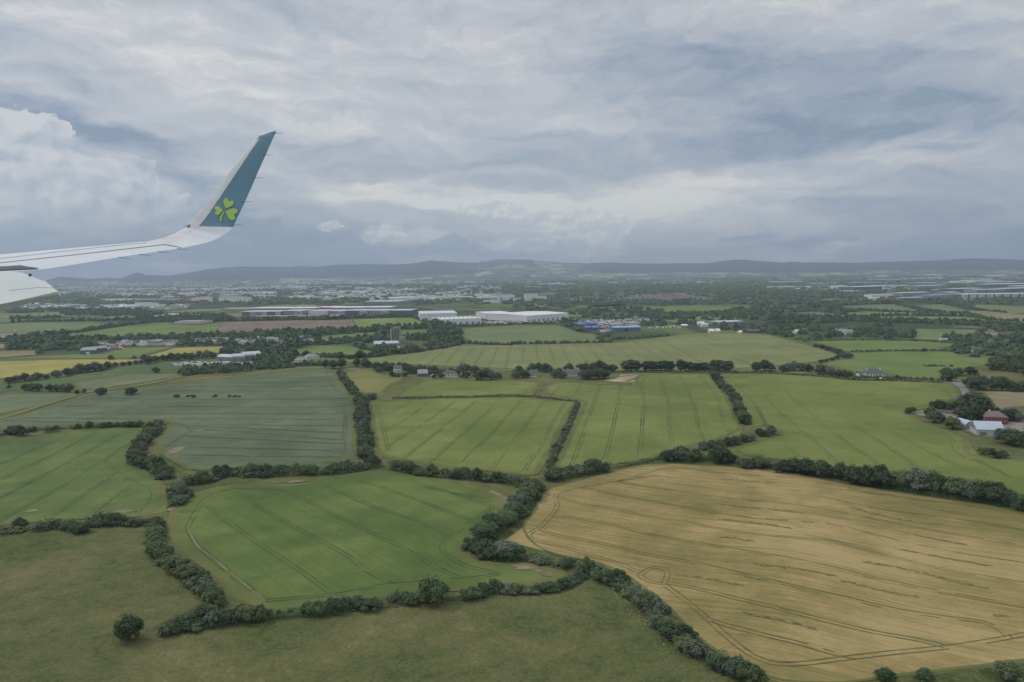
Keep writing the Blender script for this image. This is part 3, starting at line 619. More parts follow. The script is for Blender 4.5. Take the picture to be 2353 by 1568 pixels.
field("big_green_field", [(1650, 861), (1700, 859), (1764, 859), (1880, 863), (1980, 873), (2180, 880), (2203, 890), (2213, 912), (2160, 925), (2130, 938), (2088, 945), (2110, 962), (2180, 988), (2222, 1004), (2232, 1030), (2250, 1048), (2353, 1060), (2460, 1068), (2460, 1160), (2320, 1132), (2200, 1112), (2050, 1087), (1950, 1077), (1850, 1064), (1760, 1052), (1660, 1042), (1710, 1024), (1785, 996), (1790, 984), (1760, 975), (1722, 984), (1712, 960), (1694, 925), (1672, 890)], BIGR,
      [t4((1950, 1100), (2200, 1330), (2330, 1568)) + b3((640, 100), (680, 180)), b3((650, 0), (800, 160), (950, 280), (1050, 380)), b3((780, 0), (960, 160), (1130, 290), (1280, 390)), b3((1095, 140), (1300, 280), (1480, 400)), b3((740, 250), (860, 360)), b3((1630, 225), (1680, 270), (1700, 320), (1760, 360)), b3((1400, 240), (1560, 330), (1700, 400)), b3((1800, 370), (2000, 470)), t5((1590, 1200), (1690, 1310)), b3((700, 225), (800, 222), (860, 238))], tw=0.32)
field("striped_olive_field", [(735, 826), (795, 826), (838, 824), (938, 814), (1013, 801), (1055, 795), (1176, 794), (1300, 790), (1404, 789), (1539, 773), (1601, 766), (1700, 766), (1764, 769), (1782, 773), (1827, 786), (1889, 801), (1930, 814), (1925, 822), (1864, 834), (1764, 843), (1640, 850), (1470, 853), (1180, 848), (1000, 840), (860, 836), (760, 833)], OLIVE,
      [t3(a, b) for a, b in [((1880, 835), (1700, 1040)), ((2000, 840), (1850, 1035)), ((2115, 840), (2010, 1000)), ((2230, 835), (2145, 1030)), ((2345, 830), (2290, 1050)), ((1730, 870), (1570, 1010)), ((1580, 900), (1450, 1000)), ((1440, 910), (1310, 990)), ((1280, 930), (1180, 980))]] +
      [t4(a, b) for a, b in [((110, 820), (95, 1000)), ((220, 820), (245, 1000)), ((335, 820), (400, 1000)), ((450, 820), (540, 1000)), ((565, 815), (700, 1000)), ((680, 810), (850, 1000)), ((795, 810), (1010, 1000)), ((910, 805), (1185, 1015)), ((990, 790), (1350, 1010)), ((1130, 795), (1490, 1010)), ((1230, 790), (1640, 1010)), ((1360, 770), (1800, 1010)), ((1500, 740), (2210, 1008)), ((1620, 735), (2352, 985)), ((1750, 725), (2300, 930))]] + [t5((0, 830), (450, 945)), t5((100, 800), (560, 920))], tw=0.5)

# bare construction ground, lanes and tracks
ROADM = mat("worn_asphalt", (.17, .165, .165), 0.9, var=.15, vscale=.3)
DIRT = crop("bare_sandy_soil", (.20, .175, .115), (.28, .235, .165), (.36, .31, .23), 0.2, fine=0.15)
field("bare_soil", t4((800, 1150), (960, 1130), (1000, 1095), (1200, 1088), (1140, 1110), (1125, 1160), (1000, 1168)), DIRT, lift=0.25)
def road(name, pts, width, m_=None, lift=0.22):
    s = Soup(); strip(s, g2(pts), width, lift, 0); o = link(name, s.mesh(name), m_ or ROADM); tag(o, kind='structure'); return o
road("lane", t5((1700, 1140), (1770, 1200), (1850, 1290), (1900, 1330)), 8)
road("country_road", t3((-200, 1052), (700, 1030), (1000, 1052), (1500, 1062)) + [(1176, 851), (1400, 854), (1600, 856), (1760, 858), (1880, 862)], 5)
GRASSY = crop("grass_verge", (.105, .125, .050), (.140, .150, .062), (.175, .175, .08), 0.3)
road("grass_track", [(-60, 975), (20, 957), (90, 935), (150, 917), (205, 902), (300, 890), (395, 872), (420, 865)], 7, GRASSY, 0.5)
road("motorway", [(-100, 761), (21, 761.5), (155, 762), (240, 757)], 14, None, 0.5)
road("service_road", t3((1180, 460), (1500, 470), (1750, 490), (2352, 505)), 16, None, 0.4)
# ------------------------------------------------------------------ vegetation
def leaf_quads(cent, nrm, size, tilt=0.75):
    """small randomly turned leaf-clump faces round given points"""
    N_ = len(cent)
    n_ = nrm + np.array([0, -.15, .75]) + rng.normal(0, tilt * .8, (N_, 3))      # leaves turn up to the light; n_ /= np.linalg.norm(n_, axis=1, keepdims=True)
    a = rng.normal(0, 1, (N_, 3)); t = np.cross(n_, a); t /= np.maximum(np.linalg.norm(t, axis=1, keepdims=True), 1e-6); b = np.cross(n_, t)
    sz = (size * rng.uniform(0.6, 1.35, N_))[:, None]; as_ = rng.uniform(0.6, 1.0, N_)[:, None]
    V = np.stack([cent - t * sz - b * sz * as_ * .6, cent + t * sz * .7 - b * sz * as_, cent + t * sz + b * sz * as_ * .7, cent - t * sz * .8 + b * sz * as_], 1)
    return V
def lobes(kind, r):
    """ellipsoid lobes (centre, radii) of a crown of unit height standing on z=0"""
    L_ = []
    if kind == 'round':      # free-standing broad tree on a short trunk
        L_.append(((0, 0, .56), (.36, .36, .34)))
        for k in range(11):
            a = k * 2.4 + r.uniform(-.3, .3); e = r.uniform(-.35, 1.0); rr = .30 * math.cos(e * .9)
            L_.append(((math.cos(a) * rr, math.sin(a) * rr, .53 + .28 * math.sin(e)), tuple(r.uniform(.13, .21) * q for q in (1, 1, .85))))
    elif kind == 'wide':     # spreading crown that comes low
        for k in range(22):
            a = k * 2.4 + r.uniform(-.6, .6); q = r.uniform(.05, .46)
            L_.append(((math.cos(a) * q, math.sin(a) * q, .20 + r.uniform(0, .55) * (1 - q)), (r.uniform(.10, .20), r.uniform(.10, .20), r.uniform(.09, .18))))
        L_.append(((0, 0, .40), (.33, .33, .38)))
    elif kind == 'tall':     # upright tree
        for k in range(12):
            a = k * 2.4; z = .22 + .65 * k / 11; q = .20 * math.sin(math.pi * (0.15 + .8 * k / 11))
            L_.append(((math.cos(a) * q, math.sin(a) * q, z), (r.uniform(.12, .19), r.uniform(.12, .19), r.uniform(.10, .15))))
        L_.append(((0, 0, .52), (.19, .19, .36)))
    else:                    # bush: reaches the ground, lumpy
        for k in range(20):
            a = k * 2.4 + r.uniform(-.6, .6); q = r.uniform(.02, .56)
            L_.append(((math.cos(a) * q, math.sin(a) * q, .20 + r.uniform(0, .58) * (1 - q * .9)), (r.uniform(.11, .22), r.uniform(.11, .22), r.uniform(.12, .24))))
    return L_
def crown_mesh(kind, seed, n_leaf, size, name):
    r = np.random.default_rng(seed); L_ = lobes(kind, r); s = Soup()
    wgt = np.array([a[1][0] * a[1][0] + a[1][0] * a[1][2] for a in L_]); wgt /= wgt.sum()
    C, Nn = [], []
    for (c, q), wq in zip(L_, wgt):
        k = max(8, int(n_leaf * wq)); d = r.normal(0, 1, (k, 3)); d /= np.linalg.norm(d, axis=1, keepdims=True)
        d[:, 2] = np.where((d[:, 2] < -0.3) & (r.random(k) < .7), -d[:, 2], d[:, 2])
        q = np.array(q); rad = r.uniform(.74, 1.22, k)[:, None] ** 1.0 * (1 + .12 * np.sin(d[:, :1] * 7 + seed) * np.cos(d[:, 1:2] * 6))
        C.append(np.array(c) + d * q * rad); Nn.append(d / q / np.linalg.norm(d / q, axis=1, keepdims=True))
        # inner twiggy mass so the crown is not hollow
        u, v_ = np.meshgrid(np.linspace(0, 2 * math.pi, 8, endpoint=False), np.linspace(.25, math.pi - .25, 5))
        pts = np.stack([np.cos(u) * np.sin(v_), np.sin(u) * np.sin(v_), np.cos(v_)], -1) * q * .74 + np.array(c)
        F = [(i * 8 + j, (i + 1) * 8 + j, (i + 1) * 8 + (j + 1) % 8, i * 8 + (j + 1) % 8) for i in range(4) for j in range(8)]
        s.add(pts.reshape(-1, 3), F)
    C = np.concatenate(C); Nn = np.concatenate(Nn); C[:, 2] = np.maximum(C[:, 2], .01)
    s.quads(leaf_quads(C, Nn, np.full(len(C), size), .55))
    return s.mesh(name)
def trunk_mesh(top, name, rad=.035):
    s = Soup()
    def tube(p, q, r0, r1, n_=7):
        p = Vector(p); q = Vector(q); ax = (q - p).normalized(); a = ax.orthogonal().normalized(); b = ax.cross(a)
        V = [p + (a * math.cos(t) + b * math.sin(t)) * r0 for t in [2 * math.pi * i / n_ for i in range(n_)]] + [q + (a * math.cos(t) + b * math.sin(t)) * r1 for t in [2 * math.pi * i / n_ for i in range(n_)]]
        s.add([tuple(v) for v in V], [(i, (i + 1) % n_, n_ + (i + 1) % n_, n_ + i) for i in range(n_)])
    tube((0, 0, -.05), (0.01, 0, top), rad * 1.3, rad * .8); tube((.01, 0, top), (.0, .02, top + .3), rad * .8, rad * .3)
    for k in range(4):
        a = k * 1.6 + .3; tube((0.01, 0, top * (.8 + .1 * k)), (.22 * math.cos(a), .22 * math.sin(a), top + .22 + .04 * k), rad * .5, rad * .15)
    return s.mesh(name)
PROTO = {k: [crown_mesh(k, 100 + i * 7 + len(k), nl, sz, "crown") for i in range(4)] for k, nl, sz in (('round', 3600, .021), ('wide', 3800, .022), ('tall', 3000, .018), ('bush', 3000, .026))}
TRUNK = {'round': trunk_mesh(.3, "trunk"), 'wide': trunk_mesh(.25, "trunk", .03), 'tall': trunk_mesh(.25, "trunk", .022)}
MATV = {}
def proto(kind, leaf):
    key = (kind, leaf.name)
    if key not in MATV:
        L_ = []
        for me in PROTO[kind]:
            c = me.copy(); c.materials.clear(); c.materials.append(leaf); L_.append(c)
        MATV[key] = L_
    return random.choice(MATV[key])
for t_ in TRUNK.values(): t_.materials.append(BARK)
N_TREE = 0; N_BUSH = 0
def tree(p, H, W, label, group, kind='wide', leaf=None, cat='tree'):
    """a tree of height H and crown width W on ground point p"""
    global N_TREE
    N_TREE += 1
    leaf = leaf or LEAF
    e = empty('tree', p, random.uniform(0, 6.28)); tag(e, label, cat, group)
    wn = {'round': .92, 'wide': 1.05, 'tall': .62}[kind]
    sx = W / wn
    c = bpy.data.objects.new('crown', proto(kind, leaf)); COL.objects.link(c); c.parent = e
    c.scale = (sx * random.uniform(.85, 1.15), sx * random.uniform(.85, 1.15), H * random.uniform(.92, 1.08))
    t_ = bpy.data.objects.new('trunk', TRUNK[kind]); COL.objects.link(t_); t_.parent = e; t_.scale = (sx, sx, H)
    return e
def bush(p, H, W, label, group, leaf=None):
    global N_BUSH
    N_BUSH += 1
    o = bpy.data.objects.new('bush', proto('bush', leaf or LEAF)); COL.objects.link(o)
    o.location = p; o.rotation_euler = (0, 0, random.uniform(0, 6.28)); sx = W / 1.15
    o.scale = (sx * random.uniform(.85, 1.2), sx * random.uniform(.85, 1.2), H / .86)
    tag(o, label, 'bush', group); return o
def base_of(x, y, r):      # ground point under a crown seen at (x, y) with radius r frame px
    return ground(x, y + r * .95)
LOOK = {'d': 'dark green', 'm': 'mid green', 'y': 'yellowish green', 'g': 'grey green'}
LM = {'d': LEAF, 'm': LEAF2, 'y': LEAFY, 'g': LEAFG}
def trees(spec, where, group, kind='wide', order='x', word='tree'):
    """spec: (x, y, r[, look, kind, height factor]) on the frame"""
    frm = 'from left' if order == 'x' else 'from top'
    spec = sorted(spec, key=lambda q: q[0] if order == 'x' else q[1])
    for i, q in enumerate(spec):
        x, y, r = q[:3]; lk = q[3] if len(q) > 3 and q[3] else random.choice('dddmmg'); kd = q[4] if len(q) > 4 and q[4] else kind; hf = q[5] if len(q) > 5 else 1.0
        p = base_of(x, y, r); s_ = mpp(p); W = 2.3 * r * s_; H = max(2.12 * r * s_ * hf, 2.0)
        lab = f"{LOOK[lk]} {word}, {ordn(i)} {frm} {where}" if len(spec) > 1 else f"{LOOK[lk]} {word} {where}"
        if kd == 'bush': bush(p, H, W, lab.replace('tree', 'bush'), group, LM[lk])
        else: tree(p, H, W, lab, group, kd, LM[lk])
# hedges: a thick low body, with bushes and trees standing in it
def hedge_body(name, pts, H, W, label, dens=1.0, leaf=None, group=None):
    C = []; P_ = smooth(pts, 1.2); s = Soup()
    for i in range(len(P_) - 1):
        a, b = P_[i], P_[i + 1]; L_ = (b - a).length; t = (b - a).normalized() if L_ > 0 else Vector((1, 0)); nr = Vector((-t.y, t.x))
        k = max(1, int(L_ * W * (4.6 if H > 2.2 else 5.5) * dens / max(1.0, mpp((a.x, a.y, 0)) / .16)))
        h_ = H * (0.8 + .35 * math.sin(i * .31) * math.sin(i * .13 + 1) + random.uniform(-.08, .12))
        for _ in range(k):
            u = random.uniform(-1, 1); c = a + t * random.uniform(0, L_) + nr * u * W * .5
            u *= 1.0 + random.uniform(-.15, .2); c = a + t * random.uniform(0, L_) + nr * u * W * .5; z = max(.1, h_ * math.sqrt(max(0.03, 1 - u * u * .85)) * (random.uniform(.78, 1.12) + .25 * math.sin(c.x * .9) * math.cos(c.y * .7)))
            C.append((c.x, c.y, z, nr.x * u, nr.y * u, 1.1))
    C = np.array(C); z0 = hgt(C[:, 0], C[:, 1])
    cen = np.stack([C[:, 0], C[:, 1], z0 + C[:, 2]], 1); nn = C[:, 3:6] / np.linalg.norm(C[:, 3:6], axis=1, keepdims=True)
    sz = np.clip(np.hypot(C[:, 0], C[:, 1]) / 1000.0 * .75, .18, .8)
    s.quads(leaf_quads(cen, nn, sz, .6))
    # solid core
    Q = P_[::3] + ([P_[-1]] if (len(P_) - 1) % 3 else [])
    A = np.array([(p.x, p.y) for p in Q])
    if len(A) > 1 and H > 2.2:
        T = np.gradient(A, axis=0); T /= np.maximum(np.linalg.norm(T, axis=1, keepdims=True), 1e-6); Nn = np.stack([-T[:, 1], T[:, 0]], 1)
        prof = [(-.30, -.3), (-.24, .34 * H), (-.10, .5 * H), (.10, .5 * H), (.24, .34 * H), (.30, -.3)]
        zz = hgt(A[:, 0], A[:, 1]); tp = lambda i: 0.05 if i in (0, len(A) - 1) else 1.0
        V = np.array([[(A[i, 0] + Nn[i, 0] * o_ * W * tp(i), A[i, 1] + Nn[i, 1] * o_ * W * tp(i), zz[i] + z * tp(i)) for o_, z in prof] for i in range(len(A))])
        k = len(prof); F = [(i * k + j, (i + 1) * k + j, (i + 1) * k + j + 1, i * k + j + 1) for i in range(len(A) - 1) for j in range(k - 1)]
        s.add(V.reshape(-1, 3), F)
    o = link(name, s.mesh(name), leaf or LEAF); tag(o, label, 'hedge', group); return o
def hedgerow(poly, H, W, where, group, label, order='x', body=True, gap=.62, leafs='dddmmg', hv=.35, bodyH=.7, tree_p=.0, low=False, raise_=.5, kinds=('bush',)):
    """bushes along a line traced through the middle of the hedge's foliage"""
    base = []
    for x, y in poly:
        p = ground(x, y); base.append(ground(x, y + raise_ * H / mpp(p)))
    if body: hedge_body('hedge', base, H * bodyH * 1.15, W * 1.1, label, group='hedges between the fields')
    P_ = smooth(base, 1.0); pos = [P_[0]]; acc = 0; nxt = W * gap * .85; items = []
    for a, b in zip(P_[:-1], P_[1:]):
        acc += (b - a).length
        if acc >= nxt:
            acc = 0; nxt = W * gap * .85 * random.uniform(.5, 1.6); t = (b - a).normalized(); nr = Vector((-t.y, t.x))
            c = b + nr * random.uniform(-.22, .22) * W; k = random.uniform(1 - hv * 1.3, 1 + hv * .7)
            items.append((c, H * k * 1.08, W * random.uniform(.95, 1.35), random.choice(leafs), 'tree' if random.random() < tree_p else 'bush'))
    if low: return
    def key(it): return it[0].x / it[0].y if order == 'x' else -it[0].y
    items.sort(key=key); frm = 'from left' if order == 'x' else 'from top'
    for i, (c, h_, w_, lk, k) in enumerate(items):
        p = (c.x, c.y, float(hgt(c.x, c.y)))
        if k == 'tree': tree(p, h_ * 1.25, w_ * 1.1, f"{LOOK[lk]} tree, {ordn(i)} {frm} {where}", group, random.choice(['wide', 'round']), LM[lk])
        else: bush(p, h_, w_, f"{LOOK[lk]} bush, {ordn(i)} {frm} {where}", group, LM[lk])

# ---- foreground and middle hedges (the largest in the picture)
hedgerow(b1((850, 690), (842, 780), (870, 850), (940, 920), (1040, 990), (1110, 1050), (1165, 1120), (1110, 1180), (1020, 1225)), 4.6, 6.0, "in the hedge left of the green field", "bushes in the hedge left of the green field", "thick dark hedge running down the near left side of the green field", 'y', gap=.55)
hedgerow(b1((850, 1292), (910, 1272), (1000, 1240), (1150, 1230), (1300, 1200), (1420, 1190)), 4.2, 5.5, "in the hedge below the green field's corner", "bushes below the corner of the green field", "thick hedge beside the lone round tree at the lower left", gap=.6)
hedgerow(b1((-260, 750), (60, 745), (110, 735)), 3.2, 4.5, "at the left end above the brown meadow", "bushes at the left end above the brown meadow", "low hedge at the far left above the brown meadow", gap=1.1)
hedgerow(b1((180, 730), (330, 705), (440, 735)), 4.6, 6.0, "in the left clump above the brown meadow", "bushes in the left clump above the brown meadow", "left clump of hedge between the brown meadow and left green field", gap=.7)
hedgerow(b1((460, 700), (560, 690), (670, 690)), 4.8, 6.0, "in the right clump above the brown meadow", "bushes in the right clump above the brown meadow", "right clump of hedge between the brown meadow and left green field", gap=.7)
hedgerow(b1((660, 712), (740, 705), (820, 700)), 2.6, 4.5, "in the low hedge right of the two clumps", "bushes in the low hedge above the brown meadow", "low hedge joining the two hedge lines left of the green field", gap=.9)
hedgerow(b1((860, 180), (800, 225), (760, 270), (735, 320), (735, 365), (800, 385), (870, 410), (900, 450)), 6.0, 8.0, "in the tall hedge left of the barley field", "bushes in the tall hedge left of the barley field", "tall winding hedge between left green field and blue green barley", 'y', gap=.55)
hedgerow(b1((960, 500), (970, 550), (945, 600)), 5.0, 7.0, "in the hedge end above the green field's top corner", "bushes above the top corner of the green field", "short hedge end above the top left corner of the green field", 'y', gap=.55)
hedgerow(b1((960, 480), (1100, 465), (1230, 425), (1320, 430), (1450, 430), (1560, 425), (1700, 420), (1838, 415)) + b2((200, 400), (330, 378)), 5.6, 7.5, "in the long hedge below the barley field", "bushes in the long hedge below the barley field", "long bushy hedge between the barley field and green field", gap=.85, tree_p=.25)
hedgerow(b2((380, 390), (550, 425), (700, 440), (830, 450), (1000, 465), (1120, 495), (1190, 505)), 5.2, 7.0, "between the light green and green field", "bushes between the light green and the green field", "thick hedge between light green striped field and green field", gap=.75, tree_p=.3)
hedgerow(b2((1210, 450), (1350, 430), (1450, 412), (1560, 398)), 6.5, 8.0, "in the hedge left of the golden field's top edge", "trees and bushes left of the top edge of the golden field", "tall hedge at the left of the golden field's upper edge", gap=.65, tree_p=.5)
hedgerow(b2((1560, 410), (1700, 385), (1830, 358)), 1.8, 2.6, "in the low hedge", "low hedge bushes", "low thin hedge along the upper left edge of the golden field", low=True, bodyH=1.0)
hedgerow(b2((1185, 500), (1130, 545), (1070, 620), (990, 680), (910, 750), (860, 820), (960, 860), (1080, 860)), 5.8, 8.0, "in the big hedge left of the golden field", "bushes in the big hedge left of the golden field", "broad dark hedge between the green field and the golden field", 'y', gap=.52, tree_p=.3)
hedgerow(b2((1120, 880), (1230, 915), (1340, 935)), 2.6, 6, "in the low scrub below the golden field's left tip", "bushes in the low scrub", "low scrubby hedge below the left tip of the golden field", gap=.9)
hedgerow(b2((1400, 930), (1500, 960), (1600, 1010), (1680, 1070), (1760, 1140), (1838, 1220)) + b3((130, 1230), (230, 1320), (320, 1390)), 4.8, 6.2, "in the hedge down the golden field's near side", "bushes in the hedge down the near side of the golden field", "long dark hedge between the golden field and the bottom meadow", 'y', gap=.62)
hedgerow(b3((380, 1420), (460, 1460), (560, 1490), (640, 1540)), 4.6, 5.5, "at the bottom edge below the golden field", "bushes at the bottom edge below the golden field", "dark hedge end at the bottom edge below the golden field", gap=.7)
hedgerow(b2((10, 1160), (120, 1150), (200, 1125), (290, 1135)), 4.4, 5.5, "in the hedge below the green field, left part", "bushes below the green field, left part", "left part of the hedge between green field and bottom meadow", gap=.7)
hedgerow(b2((360, 1110), (430, 1095), (500, 1115)), 3.9, 5.0, "beside the big tree below the green field", "bushes beside the big tree below the green field", "short hedge left of the big tree below the green field", gap=.7)
hedgerow(b2((760, 1100), (870, 1070), (960, 1050), (1070, 1060)), 3.9, 5.0, "in the hedge right of the big tree", "bushes right of the big tree below the green field", "hedge right of the big tree below the green field", gap=.7)
hedgerow(b2((1080, 1065), (1250, 1055), (1330, 1030), (1420, 980)), 2.6, 5.0, "in the low hedge above the bottom meadow", "bushes in the low hedge above the bottom meadow", "low hedge along the top of the bottom meadow", gap=.8)
hedge_body('hedge', g2(b2((0, 1195), (300, 1170), (560, 1140), (760, 1120))), 1.2, 3, "low scrub under the bushes along the near side of the green field", group='hedges between the fields')
trees([(297, 1440, 33, 'd', 'wide', 1.1)], "standing alone in the lower left meadow", None)
trees([(991, 1349, 37, 'm', 'wide', .88)], "rising highest from the hedge below the green field", None)
trees([(45, 1203, 15, 'd', 'wide', 1.0)], "standing at the left edge above the brown meadow", None)
# row of big trees above the golden field
hedgerow(b3((110, 352), (210, 345), (320, 350), (480, 370), (640, 385)), 3.2, 6, "low", "x", "hedge foot along the upper edge of the golden field, left half", low=True, bodyH=.9)
hedgerow(b3((640, 385), (900, 420), (1200, 475), (1500, 530), (1800, 572), (2060, 612)), 3.2, 5, "low", "x", "hedge foot along the upper edge of the golden field, right half", low=True, bodyH=.9)
big = b3((150, 345), (215, 330), (300, 340), (430, 335), (480, 355), (560, 375), (640, 370))
trees([(x, y, r, lk, 'wide', hf) for (x, y), r, lk, hf in zip(big, (14, 22, 17, 24, 15, 18, 19), 'dddmdmm', (1, 1, .95, 1, .9, .85, .9))], "above the golden field's left half", "big trees above the left half of the golden field")
rt = [(770, 400, 38), (830, 395, 44), (900, 402, 46), (975, 415, 46), (1010, 428, 34), (1080, 425, 50), (1150, 440, 54), (1220, 445, 58), (1290, 455, 60), (1345, 475, 42), (1430, 470, 56), (1500, 475, 66), (1580, 480, 66), (1640, 500, 50), (1700, 510, 62), (1770, 520, 64), (1840, 530, 62), (1910, 545, 60), (1960, 560, 48), (2005, 585, 36), (2090, 600, 50)]
trees([(*b3((x, y))[0], r * .45, None, 'wide', 1.0) for x, y, r in rt], "in the tree row above the golden field", "big trees in the row above the golden field")
sp = [(345, 290, 28), (385, 285, 26), (430, 275, 24), (475, 265, 30), (515, 262, 26), (560, 250, 26), (600, 245, 24), (645, 215, 28), (705, 205, 30), (680, 222, 24)]
trees([(*b3((x, y))[0], r * .4267, None, 'wide', .95) for x, y, r in sp], "in the short spur beyond the golden field", "trees in the spur beyond the golden field")
hedgerow(t4((1835, 1040), (1880, 1120), (1930, 1180), (2000, 1240), (2050, 1290), (2075, 1350), (2105, 1430), (2150, 1520)), 5.5, 6.5, "in the hedge between the two right green fields", "bushes between the two right green fields", "hedge running down between the middle and the big green field", 'y', gap=1.0)
hedgerow(t3((770, 1065), (820, 1130), (870, 1200), (915, 1255)), 5.0, 6.5, "in the upper hedge right of the barley", "bushes in the upper hedge right of the barley", "upper hedge curving down the barley field's right side", 'y', gap=1.1)
hedgerow([(826, 912), (831, 930), (832, 950), (834, 975), (837, 1000), (840, 1040)], 6.5, 8.0, "in the lower hedge right of the barley", "bushes in the lower hedge right of the barley", "hedge between the barley field and light green field", 'y', gap=.9)
hedgerow(t3((930, 1330), (1000, 1305), (1060, 1290), (1110, 1290)), 5.5, 7, "at the rough pasture's lower edge", "bushes at the lower edge of the rough pasture", "bushy hedge at the rough pasture's lower edge", gap=.9)
hedge_body('hedge', g2([(903, 917), (1000, 915), (1080, 914), (1176, 911), (1240, 914), (1330, 925)]), 1.6, 3.2, "low dark hedge between the narrow and the light green field", group='hedges between the fields')
hedgerow([(1327, 926), (1311, 963), (1294, 1001), (1277, 1033), (1264, 1069)], 2.6, 4.0, "in the scrubby hedge between two light green fields", "bushes between two light green fields", "thin scrubby hedge between light and middle green fields", 'y', gap=1.9, leafs='gmgd')
trees([(*b2((1270, 300))[0], 9, 'd', 'wide', 1.1)], "in the scrubby hedge between two light green fields", None)
hedge_body('hedge', g2([(1640, 857), (1760, 859), (1880, 866), (1960, 874), (2060, 876), (2170, 880)]), 2.0, 3.5, "low hedge along the upper edge of the big green field", group='hedges between the fields')
hedge_body('hedge', g2([(1176, 854), (1300, 857), (1480, 857), (1620, 856)]), 1.6, 3.0, "low hedge behind the road above the middle green field", group='hedges between the fields')
def T(tile, L_, kind=None, hf=1.0):
    return [(*tile((q[0], q[1]))[0], q[2] * .25, q[3] if len(q) > 3 else None, q[4] if len(q) > 4 else kind, hf) for q in L_]
trees(T(t3, [(640, 1000, 28), (710, 1000, 40), (790, 990, 45), (930, 985, 36), (1005, 985, 42), (1035, 1000, 30)], 'tall', 1.0), "above the rough pasture", "trees above the rough pasture")
trees(T(t3, [(1110, 1010, 48), (1130, 1040, 34, 'g'), (1190, 1010, 45), (1215, 1020, 40), (1255, 1010, 45), (1320, 1010, 42), (1370, 1010, 44), (1410, 1030, 50), (1450, 1045, 40), (1500, 1030, 42, 'm'), (1550, 1040, 44), (1600, 1045, 38), (1640, 1030, 34), (1610, 1070, 34),
             (1690, 1065, 36), (1740, 1062, 34), (1800, 1060, 36), (1850, 1065, 34), (1910, 1020, 56, 'g'), (2010, 1035, 42, 'g'), (2120, 1060, 44), (2160, 1090, 52), (2080, 1090, 55), (2220, 1095, 36), (2040, 1105, 40), (1700, 1095, 26), (1930, 1090, 36), (1370, 1085, 28), (1250, 1085, 30), (1310, 1092, 26), (1640, 1105, 24)], 'wide', .98),
      "round the houses above the narrow green field", "trees round the houses above the narrow green field")
trees(T(t4, [(65, 1030, 34), (30, 1090, 38), (100, 1075, 46), (140, 1090, 34), (185, 1020, 44), (245, 1015, 40), (310, 1020, 50), (350, 1040, 36), (400, 1075, 48), (430, 1060, 40), (525, 1020, 48), (470, 1090, 36), (635, 1015, 36), (680, 1010, 40), (740, 1020, 46), (805, 1000, 52), (870, 1025, 44), (925, 1025, 42), (660, 1085, 48), (720, 1085, 56, 'd'), (790, 1075, 62, 'd'), (845, 1085, 48, 'd')], 'wide', .98),
      "round the white houses above the middle green field", "trees round the white houses above the middle green field")
trees(T(t4, [(1050, 1018, 44), (1095, 1015, 48), (1140, 1020, 42), (1235, 1025, 38), (1275, 1020, 40), (1325, 1020, 38), (1370, 1022, 36), (1410, 1018, 40), (1455, 1020, 38), (1545, 1018, 42), (1590, 1020, 38), (1640, 1025, 34), (1685, 1030, 36), (1730, 1035, 34), (1775, 1030, 38), (1850, 1010, 42), (1910, 1015, 42), (1970, 1025, 44), (2000, 1020, 36), (2245, 1025, 38), (2325, 1015, 42)], 'tall', 1.12),
      "in the tree row above the middle green field", "trees in the row above the middle green field")
trees(T(t5, [(25, 1020, 42), (140, 1030, 38), (185, 1015, 44), (240, 1010, 46), (310, 1015, 44), (370, 1025, 44), (470, 1040, 48), (520, 1045, 46), (580, 1060, 48), (650, 1080, 40), (700, 1085, 40), (755, 1088, 38), (1185, 1112, 22), (1100, 1120, 20), (800, 1120, 22)], 'wide', 1.0), "beside the bungalow above the big green field", "trees beside the bungalow above the big green field")
trees(T(t5, [(440, 820, 26), (500, 830, 30), (560, 850, 28), (610, 865, 32), (650, 880, 36), (700, 900, 36), (740, 910, 34), (640, 930, 24), (590, 945, 22), (540, 955, 22), (490, 965, 24)], 'wide', .9), "at the tip of the striped olive field", "trees at the tip of the striped olive field")
trees(T(t5, [(1440, 858, 26)], 'wide', .8), "alone on the boundary of the two right green fields", None)
trees(T(t5, [(1640, 1060, 44), (1665, 1095, 60, 'd'), (1745, 1055, 50, 'd'), (1855, 1050, 46), (1870, 1150, 64, 'd'), (1950, 1150, 90, 'd'), (2080, 1145, 50), (2150, 1165, 80, 'd'), (2240, 1190, 60), (2080, 960, 52), (2130, 990, 66, 'd'), (2200, 970, 74, 'd'), (2270, 1000, 70), (2330, 950, 70, 'd'), (2340, 1190, 60), (2060, 1010, 40), (2180, 930, 50), (2400, 1030, 80, 'd'), (2420, 1180, 80), (1900, 1065, 30)], 'wide', .95), "in the wooded lane corner at the right", "trees in the wooded lane corner")
trees(T(t5, [(1570, 1370, 62, 'd'), (1640, 1370, 48), (1690, 1365, 46), (1740, 1375, 46), (1790, 1370, 48), (1865, 1335, 105, 'd', 'wide'), (1930, 1370, 118, 'd', 'wide'), (1850, 1430, 100, 'd'), (1780, 1430, 60), (1490, 1430, 60, 'y'), (1530, 1470, 68), (1600, 1485, 40), (1295, 1425, 30, 'y', 'tall'), (1332, 1405, 24, 'd'), (1700, 1530, 66, 'y'), (2190, 1460, 62, 'd'), (2250, 1450, 60, 'd'), (2300, 1480, 50), (1960, 1460, 60, 'd')], 'wide', 1.0), "in the farm clump at the right", "trees in the farm clump at the right")
trees([(*b3((1985, 228))[0], 25, 'd', 'wide', .85), (*b3((2040, 245))[0], 24, 'd', 'wide', .85)], "in front of the white barn", "trees in front of the white barn")
trees([(*b3(q)[0], r, lk, 'bush', .8) for q, r, lk in [((1855, 318), 11, 'y'), ((1900, 330), 13, 'd'), ((1950, 335), 12, 'd')]], "in the low clump below the farm", "bushes in the low clump below the farm")
